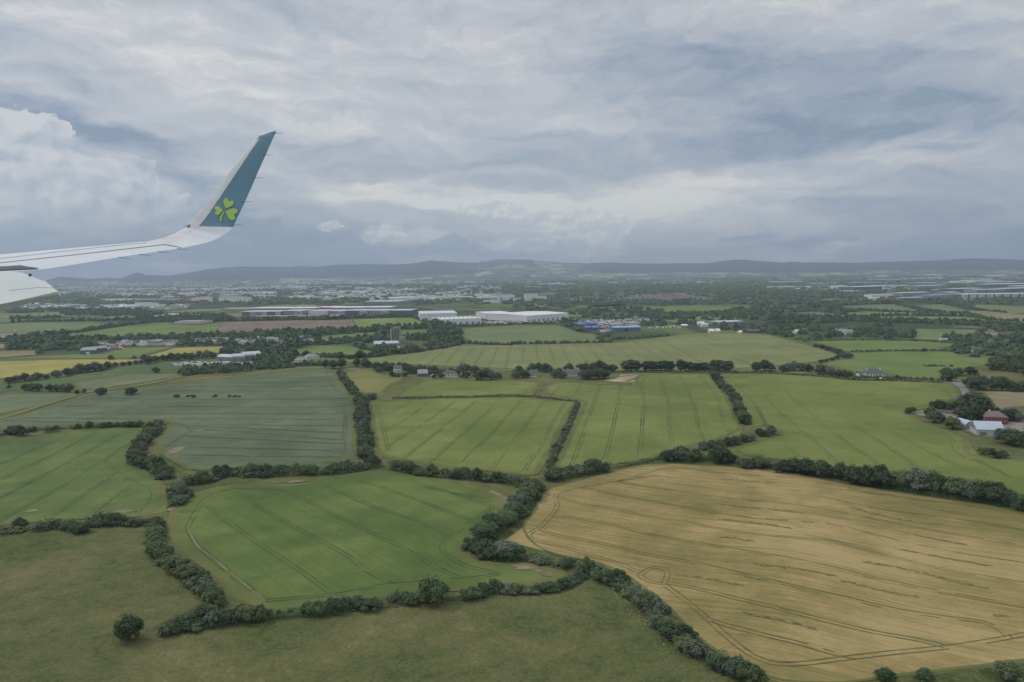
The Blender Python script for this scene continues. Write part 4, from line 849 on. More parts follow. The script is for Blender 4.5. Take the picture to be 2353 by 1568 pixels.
trees([(*b3(q)[0], r, 'm', 'wide', .95) for q, r in [((555, 1490), 26), ((1325, 1522), 18), ((1535, 1530), 19), ((1990, 1500), 26)]], "at the bottom edge of the golden field", "trees at the bottom edge of the golden field")
hedge_body('hedge', g2(b1((1440, 1222), (1560, 1216), (1650, 1208), (1838, 1196))), 2.4, 4.0, "low hedge filling the gap below the green field, left of centre", group='hedges between the fields')
trees([(*b1(q)[0], r, None, 'bush', .85) for q, r in [((1500, 1196), 7), ((1560, 1192), 7), ((1640, 1168), 15), ((1695, 1160), 19), ((1750, 1165), 16), ((1800, 1172), 12)]], "in the gap left of centre below the green field", "bushes left of centre below the green field")
# left and middle distance, free-standing
trees(T(t2, [(240, 1205, 34), (290, 1205, 38), (350, 1205, 40), (460, 1210, 40), (520, 1210, 38), (580, 1212, 40), (640, 1212, 44), (710, 1250, 24), (775, 1240, 24), (85, 1200, 20)], 'wide', 1.0), "in the clump left of the barley field", "trees in the clump left of the barley field")
trees(T(t2, [(932, 1238, 46, 'd'), (1205, 1240, 42, 'd')], 'wide', 1.0), "standing on the barley boundary", "lone trees on the barley boundary")
trees(T(t2, [(1625, 1281, 24), (1728, 1284, 16), (1778, 1282, 22), (1978, 1283, 20), (2110, 1285, 14), (2160, 1285, 16), (2200, 1288, 12)], 'bush', .7), "standing out in the barley field", "bushes standing out in the barley field")
trees(T(b1, [(70, 205, 60), (110, 210, 60), (180, 205, 35), (260, 205, 40), (300, 203, 40), (418, 190, 32), (478, 182, 38), (550, 183, 40), (580, 182, 36), (630, 182, 32), (680, 178, 50), (730, 180, 50)], 'bush', .8) and
      [(x * .4267, 898.7 + y * .4267, r * .25, None, 'bush', .85) for x, y, r in [(-60, 215, 60), (70, 205, 52), (115, 212, 52), (180, 203, 30), (260, 203, 32), (300, 200, 36), (418, 188, 30), (478, 180, 38), (550, 180, 34), (585, 181, 30), (632, 180, 30), (670, 176, 34), (710, 174, 38), (750, 176, 34)]],
      "between the barley and the left green field", "bushes between the barley and the left green field")
hedge_body('hedge', g2(b1((-300, 250), (60, 232), (200, 213), (420, 200), (600, 192), (760, 190))), 1.5, 3.5, "low hedge between the barley field and left green field", group='hedges between the fields')
trees(T(t2, [(85, 1140, 36), (150, 1125, 40), (225, 1105, 48), (340, 1100, 46), (280, 1125, 30), (430, 1108, 26), (520, 1078, 46), (620, 1065, 44), (690, 1050, 40), (740, 1025, 56), (810, 1030, 36), (875, 1010, 56), (940, 1020, 34), (995, 1000, 46), (1060, 1000, 26), (1130, 992, 26), (1190, 985, 26), (1250, 975, 24), (1300, 970, 24)], 'wide', .95), "below the yellow field", "trees below the yellow field")
trees(T(t2, [(1320, 925, 30), (1370, 955, 42), (1430, 940, 40), (1500, 935, 34), (1570, 920, 42), (1640, 925, 40), (1700, 915, 36), (1760, 915, 44), (1830, 905, 36), (1900, 900, 46), (1960, 910, 34), (1020, 933, 26), (1232, 930, 20), (1435, 1046, 30)], 'wide', .95), "between the yellow fields and the farm sheds", "trees between the yellow fields and the farm sheds")
trees(T(t3, [(463, 900, 38, 'd'), (775, 912, 42, 'm'), (960, 898, 44, 'd'), (1070, 905, 24), (1110, 890, 32), (860, 930, 24), (900, 925, 24)], 'wide', 1.0), "below the round pasture", "trees below the round pasture")
trees([(*t2((1575, 712))[0], 6.2, 'd', 'wide', .85)], "alone in the long green field beyond the houses", None)
# white umbels along the foot of the hedges
def flowers(lines, n_):
    s = Soup(); C = []
    for pl in lines:
        P_ = smooth(g2(pl), 2.0)
        for a in P_:
            for _ in range(n_):
                if random.random() < .6 + .4 * math.sin(a.x * .2): 
                    x = a.x + random.gauss(0, 1.6); y = a.y + random.gauss(0, 1.6); C.append((x, y, float(hgt(x, y)) + random.uniform(.5, 1.1)))
    C = np.array(C); s.quads(leaf_quads(C, np.tile([0, -.4, 1.0], (len(C), 1)), np.full(len(C), .085), .35))
    o_ = link("cow_parsley", s.mesh("cow_parsley"), mat("white_umbels", (.42, .44, .36), .9)); tag(o_, "white flower heads scattered along the hedge foot", "flowers", None, 'stuff')
flowers([b2((0, 1200), (300, 1175), (600, 1150), (850, 1118), (1100, 1098), (1300, 1066), (1480, 1052), (1560, 1075), (1640, 1140), (1740, 1225), (1800, 1270), (1838, 1300)), b3((40, 1250), (120, 1330), (165, 1400), (150, 1480)), b1((240, 748), (450, 742), (640, 735), (800, 735)), b1((850, 920), (930, 1000), (1000, 1050))], 3)
print('TREES', N_TREE, 'BUSHES', N_BUSH)
# ------------------------------------------------------------------ distant woods and hedges: one uncountable mass
def blob_soup(s, P_, W, H, n_leaf=16, mi=0):
    """lumpy low crowns: a faceted dome plus loose leaf masses; P_ (N,3) ground points"""
    N_ = len(P_)
    if not N_: return
    P_ = np.asarray(P_, float); W = np.asarray(W, float); H = np.asarray(H, float)
    nu, nv = 7, 4
    u = np.linspace(0, 2 * math.pi, nu, endpoint=False); v_ = np.array([0.0, .5, .95, 1.35])
    ring = np.stack([np.stack([np.cos(u) * math.cos(a), np.sin(u) * math.cos(a), np.full(nu, math.sin(a))], -1) for a in v_])  # nv,nu,3
    jit = rng.uniform(.78, 1.18, (N_, nv, nu, 1))
    V = ring[None] * jit * np.stack([W / 2, W / 2, H], -1)[:, None, None, :] + P_[:, None, None, :]
    V[:, 0, :, 2] = P_[:, None, 2] - .3
    base = (np.arange(N_) * nv * nu)[:, None, None]
    i = np.arange(nv - 1)[:, None] * nu; j = np.arange(nu)[None, :]
    q = np.stack([i + j, i + (j + 1) % nu, i + nu + (j + 1) % nu, i + nu + j], -1).reshape(1, -1, 4)
    s.add(V.reshape(-1, 3), (q + base).reshape(-1, 4), mi)
    d = rng.normal(0, 1, (N_, n_leaf, 3)); d[..., 2] = np.abs(d[..., 2]); d /= np.linalg.norm(d, axis=-1, keepdims=True)
    c = P_[:, None, :] + d * np.stack([W / 2, W / 2, H], -1)[:, None, :] * rng.uniform(.85, 1.12, (N_, n_leaf, 1))
    sz = (np.minimum(W, H) * .17)[:, None] * np.ones(n_leaf)
    s.quads(leaf_quads(c.reshape(-1, 3), d.reshape(-1, 3), sz.ravel(), .5), mi)
def line_trees(L_, H, W, gap=.75, jit=.35, drop=0.0):
    P_, w_, h_ = [], [], []
    for pl in L_:
        pts = g2(pl)
        for a, b in zip(pts[:-1], pts[1:]):
            d = (b - a).length; n_ = max(1, int(d / (W * gap)))
            if n_ > 400: n_ = 400
            for k in range(n_):
                if random.random() < drop: continue
                p = a.lerp(b, (k + random.random()) / n_); p = Vector((p.x + random.uniform(-1, 1) * W * jit, p.y + random.uniform(-1, 1) * W * jit, 0)); p.z = float(hgt(p.x, p.y))
                P_.append(tuple(p)); w_.append(W * random.uniform(.7, 1.4)); h_.append(H * random.uniform(.6, 1.3))
    return P_, w_, h_
def wood(poly, n_, H, W):
    """n_ crowns inside a polygon traced on the frame"""
    P_, w_, h_ = [], [], []; xs = [p[0] for p in poly]; ys = [p[1] for p in poly]; t = 0
    while len(P_) < n_ and t < n_ * 30:
        t += 1; x = random.uniform(min(xs), max(xs)); y = random.uniform(min(ys), max(ys)); ins = False; j = len(poly) - 1
        for i in range(len(poly)):
            if (poly[i][1] > y) != (poly[j][1] > y) and x < (poly[j][0] - poly[i][0]) * (y - poly[i][1]) / (poly[j][1] - poly[i][1]) + poly[i][0]: ins = not ins
            j = i
        if ins:
            p = ground(x, y); P_.append(tuple(p)); w_.append(W * random.uniform(.6, 1.4)); h_.append(H * random.uniform(.6, 1.3))
    return P_, w_, h_
WOOD = Soup()
def add(a): blob_soup(WOOD, *a)
# hedge lines 0.9 - 2.5 km away
add(line_trees([t2((85, 775), (500, 775), (880, 770), (1000, 775)), t2((1040, 778), (1300, 765), (1480, 765), (1800, 760), (2100, 750), (2352, 740)), t2((1200, 760), (1500, 755), (1850, 740), (2352, 735)), t2((-200, 790), (90, 790), (500, 783))], 8, 11, .4))
add(line_trees([t2((85, 765), (300, 740), (430, 730), (700, 705), (850, 685), (950, 670)), t2((960, 665), (1050, 655), (1200, 635), (1400, 615), (1500, 600))], 8, 11, .5))
add(line_trees([t2((130, 615), (300, 608), (600, 605), (800, 602), (1000, 598), (1200, 590)), t2((1100, 600), (1250, 590), (1500, 595), (1700, 600)), t2((85, 583), (350, 578), (560, 570)), t2((570, 535), (750, 530), (900, 545), (1100, 550))], 9, 13, .55))
add(wood(t2((570, 520), (900, 480), (1300, 500), (1500, 540), (1250, 555), (900, 555), (600, 545)), 160, 9, 14))
add(wood(t2((1280, 575), (1600, 575), (1700, 555), (2080, 560), (2120, 605), (1700, 610), (1350, 610)), 240, 10, 13))
add(line_trees([t2((2100, 600), (2352, 603)), t3((0, 600), (400, 590), (700, 590), (900, 575), (1250, 568), (1440, 562))], 9, 12, .4))
add(wood(t2((85, 825), (300, 820), (560, 815), (560, 860), (380, 915), (300, 860), (85, 862)), 26, 11, 16))
add(wood(t2((580, 850), (780, 805), (880, 830), (780, 870), (600, 880)), 26, 10, 15))
add(wood(t2((1620, 800), (2000, 770), (2352, 750), (2352, 800), (2000, 830), (1650, 830)), 110, 7, 10))
add(wood(t2((1000, 800), (1600, 785), (1640, 815), (1200, 830)), 40, 5, 9))
add(wood(t3((0, 720), (400, 700), (900, 690), (1200, 690), (1000, 712), (600, 735), (430, 800), (200, 800), (0, 770)), 210, 9, 12))
add(wood(t3((0, 800), (200, 810), (430, 815), (560, 810), (340, 860), (370, 910), (300, 1000), (150, 1020), (0, 1000), (0, 900)), 150, 9, 11))
add(line_trees([t3((430, 815), (620, 820), (880, 800)), t3((0, 1035), (200, 1025), (500, 1010), (700, 1010)), t3((900, 815), (1000, 860), (1060, 870)), t3((560, 930), (900, 940), (1050, 935), (1300, 900), (1500, 880), (1700, 855), (1870, 820))], 6, 9, .55))
add(line_trees([t3((1000, 685), (1250, 680), (1450, 675), (1600, 670)), t3((1060, 670), (1300, 660), (1560, 650)), t3((560, 808), (700, 800), (850, 785), (1100, 770), (1240, 770)), t3((1350, 770), (1550, 775), (1850, 765))], 9, 12, .5))
add(wood(t3((900, 780), (1230, 720), (1230, 790), (1050, 800)), 45, 9, 12)); add(wood(t3((1600, 650), (1680, 610), (1740, 650), (1890, 690), (1890, 740), (1600, 740)), 60, 11, 14))
add(wood(t3((1350, 760), (1640, 740), (1880, 770), (1860, 830), (1500, 830), (1640, 790), (1560, 780)), 60, 8, 12)); add(wood(t3((1050, 880), (1200, 840), (1270, 880), (1430, 850), (1560, 880), (1240, 915), (1100, 925)), 40, 8, 11))
add(line_trees([t3((1440, 562), (1600, 620), (1700, 648)), t3((1700, 655), (2000, 645), (2352, 635)), t4((0, 630), (420, 620)), t4((0, 810), (500, 805), (900, 795)), t3((1880, 800), (2100, 815), (2352, 822)), t4((900, 775), (1200, 755), (1440, 738))], 4, 7, .6))
add(wood(t4((410, 600), (540, 585), (640, 660), (800, 680), (640, 715), (480, 640)), 32, 7.2, 12)); add(wood(t4((780, 720), (900, 715), (905, 775), (800, 770)), 6, 6.4, 10))
add(wood(t4((520, 500), (800, 480), (1300, 480), (1500, 520), (1900, 560), (2352, 570), (2352, 600), (1500, 590), (1100, 600), (700, 590), (540, 560)), 195, 7.2, 14))
add(wood(t4((1150, 600), (1380, 590), (1420, 650), (1200, 655)), 23, 6.4, 12)); add(wood(t4((1450, 590), (1700, 610), (1720, 650), (1480, 640)), 16, 7.2, 12)); add(wood(t4((1850, 620), (1920, 640), (2352, 640), (2352, 710), (2000, 700), (1860, 670)), 32, 8, 13))
add(wood(t4((1600, 400), (2352, 380), (2352, 420), (1700, 440), (1350, 460)), 93, 6.4, 16)); add(wood(t4((1500, 530), (1800, 520), (2352, 450), (2352, 560), (1700, 560)), 93, 7.2, 14)); add(wood(t4((0, 430), (500, 430), (620, 470), (400, 500), (0, 500)), 74, 5.6, 14))
add(wood(t5((0, 480), (250, 420), (600, 450), (740, 480), (740, 560), (560, 520), (250, 520), (0, 560)), 87, 8, 14)); add(line_trees([t5((0, 590), (400, 590), (700, 600), (1100, 610), (1500, 625), (1900, 640), (2352, 650)), t5((0, 620), (500, 620), (900, 590), (1400, 605), (2040, 625)), t5((0, 570), (400, 565), (900, 575))], 7.5, 11, .45))
add(line_trees([t5((740, 520), (860, 500), (1100, 515), (1300, 520), (1600, 530)), t5((950, 550), (1300, 548), (1600, 550), (1850, 555)), t5((1180, 450), (1400, 500), (1620, 525), (1850, 530)), t5((620, 460), (900, 445), (1200, 430), (1500, 430)), t5((1600, 440), (1800, 470), (1900, 500), (2200, 525)), t5((1810, 530), (2000, 580), (2200, 600), (2352, 605))], 5.5, 9, .6))
add(wood(t5((960, 640), (1130, 640), (1130, 690), (1000, 690)), 6, 8, 14)); add(wood(t5((500, 680), (850, 660), (1040, 700), (1040, 760), (540, 770)), 32, 8, 13)); add(wood(t5((1100, 700), (1200, 660), (1350, 700), (1350, 755), (1100, 765)), 15, 9.6, 15))
add(wood(t5((300, 660), (460, 640), (480, 700), (330, 690)), 10, 7.2, 12)); add(wood(t5((0, 620), (280, 640), (260, 700), (500, 740), (500, 775), (280, 775), (0, 720)), 36, 6.4, 11)); add(wood(t5((1620, 740), (1900, 710), (2050, 760), (2352, 740), (2352, 830), (1900, 810), (1650, 790)), 55, 7.2, 12))
add(wood(t5((1600, 845), (1800, 820), (2352, 830), (2352, 930), (2100, 930), (1850, 930), (1680, 875)), 55, 6.4, 11)); add(wood(t5((1920, 650), (2352, 640), (2352, 700), (1930, 700)), 23, 7.2, 13)); add(line_trees([t5((330, 790), (700, 778), (1050, 778), (1500, 790), (1830, 815)), t5((770, 882), (1100, 876), (1500, 872), (1680, 878)), t5((1440, 1015), (1700, 1022)), t5((800, 1120), (1200, 1130), (1640, 1145))], 2.2, 5, .6))
add(wood(t5((0, 300), (500, 320), (900, 370), (950, 400), (820, 400), (400, 390), (0, 400)), 102, 7.2, 18)); add(wood(t5((1100, 330), (1700, 320), (1200, 360)), 27, 7.2, 18)); add(line_trees([t5((1230, 425), (1480, 415), (1700, 430)), t5((850, 440), (1230, 440))], 9, 13, .5))
add(wood(t2((1650, 1070), (1750, 1040), (2100, 1030), (2352, 1020), (2352, 1060), (2000, 1085), (1700, 1105)), 110, 6.5, 8)); add(wood(t2((2040, 895), (2120, 850), (2352, 830), (2352, 890), (2150, 915)), 46, 8, 11)); add(line_trees([t3((0, 1045), (330, 1030))], 6, 8, .5))
add(wood(t2((85, 500), (570, 480), (850, 490), (560, 510), (85, 535)), 120, 9, 20))
for x, y in [(1450, 695), (1375, 700)]: add(wood(t4((x - 12, y - 4), (x + 12, y - 4), (x + 12, y + 4), (x - 12, y + 4)), 0, 3.2, 6))
o = link("distant_trees", WOOD.mesh("distant_trees"), LEAF); tag(o, "dark woods, tree belts and hedges beyond the nearer fields", "trees", None, 'stuff')

# farther plain: belts of trees between the suburbs
FARW = Soup()
def scatter(x0, x1, y0, y1, n_, W, H, cl=0.0):
    P_, w_, h_ = [], [], []
    for _ in range(n_):
        x = random.uniform(x0, x1); y = random.uniform(y0, y1)
        k = 1 + int(random.random() * cl); p = ground(x, y); s_ = p.length / 3000
        for j in range(k):
            q = Vector((p.x + (j - k / 2) * W * .8 * random.uniform(.7, 1.2), p.y + random.uniform(-1, 1) * W, 0))
            P_.append((q.x, q.y, 0.0)); w_.append(W * random.uniform(.5, 1.5)); h_.append(H * random.uniform(.6, 1.3))
    return P_, w_, h_
def addf(a): blob_soup(FARW, *a, n_leaf=4)
addf(scatter(-80, 2440, 668, 700, 950, 20, 8, 5)); addf(scatter(-80, 2440, 655, 672, 1200, 30, 8, 6)); addf(scatter(-80, 2440, 645, 658, 1500, 55, 10, 6)); addf(scatter(500, 2440, 634, 648, 1300, 90, 11, 5)); addf(scatter(1300, 2440, 625, 636, 420, 150, 12, 4))
addf(scatter(-80, 700, 655, 700, 500, 24, 9, 5))
o = link("far_woodland", FARW.mesh("far_woodland"), LEAF); tag(o, "dark woodland and garden trees spread across the far plain", "trees", None, 'stuff')

# ------------------------------------------------------------------ buildings
def bm_(name, c, rough=.7, var=.06, vs=.15): return mat(name, c, rough, 0, var, vs)
WHITE = bm_("white_cladding", (.62, .64, .64)); WROOF = bm_("white_roof_sheet", (.58, .60, .61), .55); GREYW = bm_("grey_cladding", (.22, .245, .275)); DGREY = bm_("dark_grey_cladding", (.11, .125, .145)); LROOF = bm_("light_grey_roof_sheet", (.42, .44, .46), .5)
MROOF = bm_("weathered_grey_roof", (.24, .25, .26)); SLATE = bm_("slate_roof", (.085, .090, .10), .6, .2, .6); RENDER_ = bm_("white_render", (.66, .65, .61)); CREAM = bm_("cream_render", (.50, .46, .36)); BRICK = bm_("red_brick", (.27, .105, .075), .85, .2, 1.5); GLASS = mat("window_glass", (.03, .035, .045), .15, spec=.5)
DOORM = bm_("steel_door", (.16, .18, .20)); BLUEW = bm_("blue_cladding", (.07, .12, .25), .5); BLUER = bm_("blue_roof_sheet", (.09, .15, .31), .5); CONC = bm_("weathered_concrete", (.27, .255, .225), .9, .2, .2); REDW = bm_("red_cladding", (.24, .085, .065)); TANR = bm_("buff_roof", (.40, .35, .27)); PALEB = bm_("pale_blue_roof_sheet", (.36, .42, .49), .45)
NB = 0
def building(A, B, W, H, label, cat='warehouse', wall=WHITE, roof=WROOF, kind='flat', rh=None, doors=0, dmat=None, bands=0, windows=0, lights=0, group=None, chim=0, name=None, A_is_point=False, overhang=None):
    """rectangular building; A and B are the foot of its near long wall on the frame, W its depth, H its eaves height"""
    global NB; NB += 1
    a = ground(*A); b = ground(*B); ax = Vector((b.x - a.x, b.y - a.y)); L_ = ax.length; ang = math.atan2(ax.y, ax.x)
    e = empty(name or cat.replace(' ', '_'), (a.x, a.y, float(hgt(a.x, a.y))), ang); tag(e, label, cat, group)
    # local frame: x along the near wall, y into the building (away from the camera)
    s = Soup(); oh = .25 if overhang is None else overhang; rh = rh if rh is not None else (0.6 if kind == 'flat' else W * .22)
    if kind == 'flat':
        s.box(0, L_, 0, W, -1, H); link('walls', s.mesh('walls'), wall, e)
        r_ = Soup()
        r_.add([(-oh, -oh, H + .02), (L_ + oh, -oh, H + .02), (L_ + oh, W + oh, H + .02), (-oh, W + oh, H + .02), (-oh, -oh, H + .5), (L_ + oh, -oh, H + .5), (L_ + oh, W + oh, H + .5), (-oh, W + oh, H + .5), (-oh, W / 2, H + .5 + rh), (L_ + oh, W / 2, H + .5 + rh)],
               [(0, 1, 5, 4), (1, 2, 6, 5), (2, 3, 7, 6), (3, 0, 4, 7), (4, 5, 9, 8), (8, 9, 6, 7)]); r_.add([(-oh, -oh, H + .5), (-oh, W + oh, H + .5), (-oh, W / 2, H + .5 + rh), (L_ + oh, -oh, H + .5), (L_ + oh, W + oh, H + .5), (L_ + oh, W / 2, H + .5 + rh)], [(0, 2, 1), (3, 4, 5)])
        ro = link('roof', r_.mesh('roof'), roof, e)
    elif kind in ('gable', 'hip'):
        s.box(0, L_, 0, W, -1, H)
        if kind == 'gable': s.add([(0, 0, H), (0, W, H), (0, W / 2, H + rh), (L_, 0, H), (L_, W, H), (L_, W / 2, H + rh)], [(0, 2, 1), (3, 4, 5)])
        link('walls', s.mesh('walls'), wall, e); r_ = Soup(); i_ = 0 if kind == 'gable' else min(W / 2, L_ * .3); o2 = .4; dz_ = rh * o2 / (W / 2)
        V = [(-o2, -o2, H - dz_ + .06), (L_ + o2, -o2, H - dz_ + .06), (L_ + o2, W + o2, H - dz_ + .06), (-o2, W + o2, H - dz_ + .06), (i_ - (o2 if not i_ else 0), W / 2, H + rh + .06), (L_ - i_ + (o2 if not i_ else 0), W / 2, H + rh + .06)]
        V2 = [(x, y, z + .16) for x, y, z in V]
        r_.add(V + V2, [(6, 7, 11, 10), (8, 9, 10, 11), (1, 0, 4, 5), (3, 2, 5, 4), (0, 1, 7, 6), (2, 3, 9, 8)]); r_.add(V + V2, [(6, 10, 9), (7, 8, 11), (0, 3, 4), (1, 5, 2)]); ro = link('roof', r_.mesh('roof'), roof, e)
    else:  # arched roof
        n_ = 12; th = [math.pi * k / n_ for k in range(n_ + 1)]; rim = [(W / 2 - math.cos(t) * W / 2, H + math.sin(t) * rh) for t in th]
        if H > .5: s.box(0, L_, 0, W, -1, H)
        V = [(0, y, z) for y, z in rim] + [(L_, y, z) for y, z in rim]
        s.add([(0, W / 2, H), *[(0, y, z) for y, z in rim]], [(0, k + 1, k + 2) for k in range(n_)]); s.add([(L_, W / 2, H), *[(L_, y, z) for y, z in rim]], [(0, k + 2, k + 1) for k in range(n_)])
        link('walls', s.mesh('walls'), wall, e); r_ = Soup(); V = [(-.3, (y - W / 2) * 1.02 + W / 2, z + .12) for y, z in rim] + [(L_ + .3, (y - W / 2) * 1.02 + W / 2, z + .12) for y, z in rim]
        r_.add(V, [(k, k + n_ + 1, k + n_ + 2, k + 1) for k in range(n_)]); ro = link('roof', r_.mesh('roof'), roof, e)
    if lights:
        for i in range(lights):
            for j in (0.25, 0.72):
                x = L_ * (i + .5) / lights; y = W * j; z = H + .5 + rh * (1 - abs(j - .5) * 2) if kind == 'flat' else H + rh * (1 - abs(j - .5) * 2)
                q = Soup(); q.box(x - 1.6, x + 1.6, y - 1.6, y + 1.6, z - .3, z + .55); link('rooflight', q.mesh('rooflight'), DGREY, ro)
    for i in range(doors):
        x = L_ * (i + .5) / doors; q = Soup(); wd = min(5.0, L_ / doors * .5); q.box(x - wd / 2, x + wd / 2, -.14, .1, 0, min(5.5, H * .6)); link('door', q.mesh('door'), dmat or DOORM, e)
    for i in range(windows):
        x = L_ * (i + .5) / windows; q = Soup(); wd = min(1.6, L_ / windows * .45); z0 = min(.9, H * .3); q.box(x - wd / 2, x + wd / 2, -.06, .05, z0, min(z0 + 1.3, H - .3)); link('window', q.mesh('window'), GLASS, e)
        if H > 4.6: q = Soup(); q.box(x - wd / 2, x + wd / 2, -.06, .05, z0 + 2.7, z0 + 3.9); link('window', q.mesh('window'), GLASS, e)
    if bands:     # office front: pale frame with dark window bands
        x0 = L_ * .62; x1 = L_ * .95; q = Soup(); q.box(x0, x1, -1.2, .1, 0, H * .86); f = link('office_front', q.mesh('office_front'), WHITE, e)
        for k in range(2): q = Soup(); q.box(x0 + 1.2, x1 - 1.2, -1.32, -1.1, H * (.2 + .34 * k), H * (.36 + .34 * k)); link('window', q.mesh('window'), GLASS, f)
        q = Soup(); q.box(-.3, .5, -.3, .3, 0, H + .6); link('corner_trim', q.mesh('corner_trim'), WHITE, e)
    for i in range(chim):
        x = L_ * (.12 + .72 * i / max(1, chim - 1)) if chim > 1 else L_ * .3; q = Soup(); q.box(x - .45, x + .45, W / 2 - .4, W / 2 + .4, H + rh * .6, H + rh + .9); link('chimney', q.mesh('chimney'), RENDER_, ro)
    return e
def F3(x, y): return t3((x, y))[0]
def F4(x, y): return t4((x, y))[0]
def F5(x, y): return t5((x, y))[0]
def F2(x, y): return t2((x, y))[0]
# white warehouses in the centre
building((1211, 741), (1306.5, 734), 140, 14, "largest long white warehouse with plain sloping roof, right of centre", wall=WHITE, doors=9, name='white_warehouse', rh=2.2)
building(F3(2115, 582), F3(2352, 574), 90, 13, "white warehouse with slotted roof behind the largest one", doors=0, name='white_warehouse')
building(F3(1690, 640), F3(2075, 626), 80, 12, "lower white warehouse with a row of rooflights, in front", doors=7, lights=9, name='white_warehouse')
building(F3(1510, 596), F3(1850, 588), 120, 16, "taller white warehouse with dotted rooflights beside the grey units", doors=3, lights=11, name='white_warehouse')
# grey units
ur = "grey industrial units in the row behind the ploughed field"
for i, (x0, x1, y, h_, bd) in enumerate([(-130, -4, 550, 8, 1), (0, 98, 549, 8, 1), (103, 232, 548, 8, 1), (238, 435, 545, 9, 1), (480, 650, 541, 8, 0), (660, 812, 543, 8, 1), (822, 1035, 543, 9, 1), (1045, 1222, 543, 9, 1), (1240, 1425, 545, 9.5, 0)]):
    building(F3(x0, y), F3(x1, y - 1), 80, h_ * 1.25, f"grey unit, {ordn(i)} from the left in the row behind the ploughed field", wall=(WHITE if i == 4 else GREYW if i % 2 else DGREY), roof=LROOF, bands=bd, windows=4 if i == 4 else 0, group=ur, name='industrial_unit')
for i, (x0, x1, y, h_) in enumerate([(-60, 305, 520, 10), (312, 540, 520, 10), (560, 740, 512, 10), (700, 1000, 515, 10), (1015, 1228, 517, 11)]):
    building(F3(x0, y), F3(x1, y - 1), 80, h_ * 1.2, f"pale roofed hall, {ordn(i)} from the left behind the grey units", wall=GREYW, roof=WROOF, doors=4, group="pale roofed halls behind the grey units", name='industrial_hall')
building(F3(990, 450), F3(1305, 449), 130, 11, "long low grey hall with a thin white roofline beyond the units", wall=GREYW, roof=LROOF, doors=5, name='industrial_hall')
building(F3(-10, 573), F3(590, 566), 22, 4.5, "very long low buff roofed shed in front of the grey units", wall=TANR, roof=TANR, doors=10, name='long_shed')
building(F3(592, 566), F3(690, 553), 20, 4, "low red roofed shed beside the grey units", wall=REDW, roof=REDW, doors=3, name='long_shed')
# container stacks
k = 0
for x0, x1, y, n_, mt_, cw in [(375, 545, 479, 3, CREAM, 'cream'), (575, 780, 468, 3, REDW, 'red'), (330, 372, 482, 1, WHITE, 'white'), (640, 700, 474, 4, BRICK, 'dark red')]:
    building(F3(x0, y), F3(x1, y - 1), 14, 2.6 * n_, f"{cw} stack of freight containers behind the grey units", 'container stack', wall=mt_, roof=mt_, doors=int((x1 - x0) / 12), dmat=(WHITE if cw == 'red' else mt_), name='container_stack')
# process plant
pl = [(F3(2065, 408), F3(2150, 406), 12, "pale block at the left of the chimney plant"), (F3(2100, 438), F3(2250, 435), 9, "low pale hall in front of the chimney plant"), (F3(2240, 410), F3(2352, 408), 14, "pale hall behind the thin chimneys"), (F4(15, 424), F4(80, 423), 11, "round cornered pale block at the foot of the chimneys"),
      (F4(115, 416), F4(185, 415), 13, "square pale block with dark window, right of the chimneys"), (F4(190, 404), F4(310, 403), 13, "long pale block right of the chimney plant"), (F4(255, 385), F4(400, 383), 15, "largest grey block at the right of the chimney plant"), (F4(120, 388), F4(240, 386), 16, "tall pale block behind the chimney plant")]
for A_, B_, h_, lab in pl: building(A_, B_, 40, h_, lab, 'plant building', wall=(GREYW if 'grey' in lab else RENDER_), roof=LROOF, windows=5, name='plant_building', group="pale plant buildings round the thin chimneys")
def tower(A, r0, r1, H, label, cat, m_, name, cap=None, n_=16):
    p = ground(*A); s = Soup(); a = np.linspace(0, 2 * math.pi, n_, endpoint=False)
    V = np.concatenate([np.stack([p.x + np.cos(a) * r, p.y + np.sin(a) * r, np.full(n_, p.z + z)], 1) for r, z in ((r0, -1), (r1, H))]); s.add(V, [(i, (i + 1) % n_, n_ + (i + 1) % n_, n_ + i) for i in range(n_)])
    s.add(np.concatenate([V[n_:], [[p.x, p.y, p.z + H + (r1 * .3 if cap else 0)]]]), [(i, (i + 1) % n_, n_) for i in range(n_)])
    o_ = link(name, s.mesh(name), m_); tag(o_, label, cat, "thin pale chimneys of the plant" if cat == 'chimney' else None)
for i, (x, y, h_) in enumerate([(2160, 435, 22), (2180, 432, 34), (2200, 432, 60), (2222, 432, 46), (2243, 432, 40), (2262, 432, 26)]):
    tower(F3(x, y), 2.4 if h_ < 55 else 1.4, 2.0 if h_ < 55 else .8, h_, f"thin pale chimney, {ordn(i)} from the left of the plant", 'chimney', LROOF, 'chimney')
# grain silo farm
def silo():
    p = ground(*F3(1240, 806)); q = ground(*F3(1325, 806)); L_ = (q - p).length; e = empty('grain_silo', p, math.atan2(q.y - p.y, q.x - p.x)); tag(e, "tall ribbed concrete grain silo rising from the trees", "silo"); H = 24
    n_ = 5; r_ = L_ / n_ / 2
    for k_ in range(n_):
        s = Soup(); a = np.linspace(0, 2 * math.pi, 14, endpoint=False); V = np.concatenate([np.stack([r_ * (2 * k_ + 1) + np.cos(a) * r_ * 1.02, 5 + np.sin(a) * 5, np.full(14, z)], 1) for z in (-1, H - (2 if k_ in (0,) else 0))])
        s.add(V, [(i, (i + 1) % 14, 14 + (i + 1) % 14, 14 + i) for i in range(14)]); s.add(V[14:], [tuple([0, i, i + 1]) for i in range(1, 13)]); link('silo_tube', s.mesh('silo_tube'), CONC, e)
    s = Soup(); s.box(L_ * .2, L_ * .95, 2, 8, H, H + 2.2); link('head_house', s.mesh('head_house'), CONC, e); s = Soup(); s.box(.2, .9, -.6, .1, 0, H); link('pipe', s.mesh('pipe'), WHITE, e)
silo()
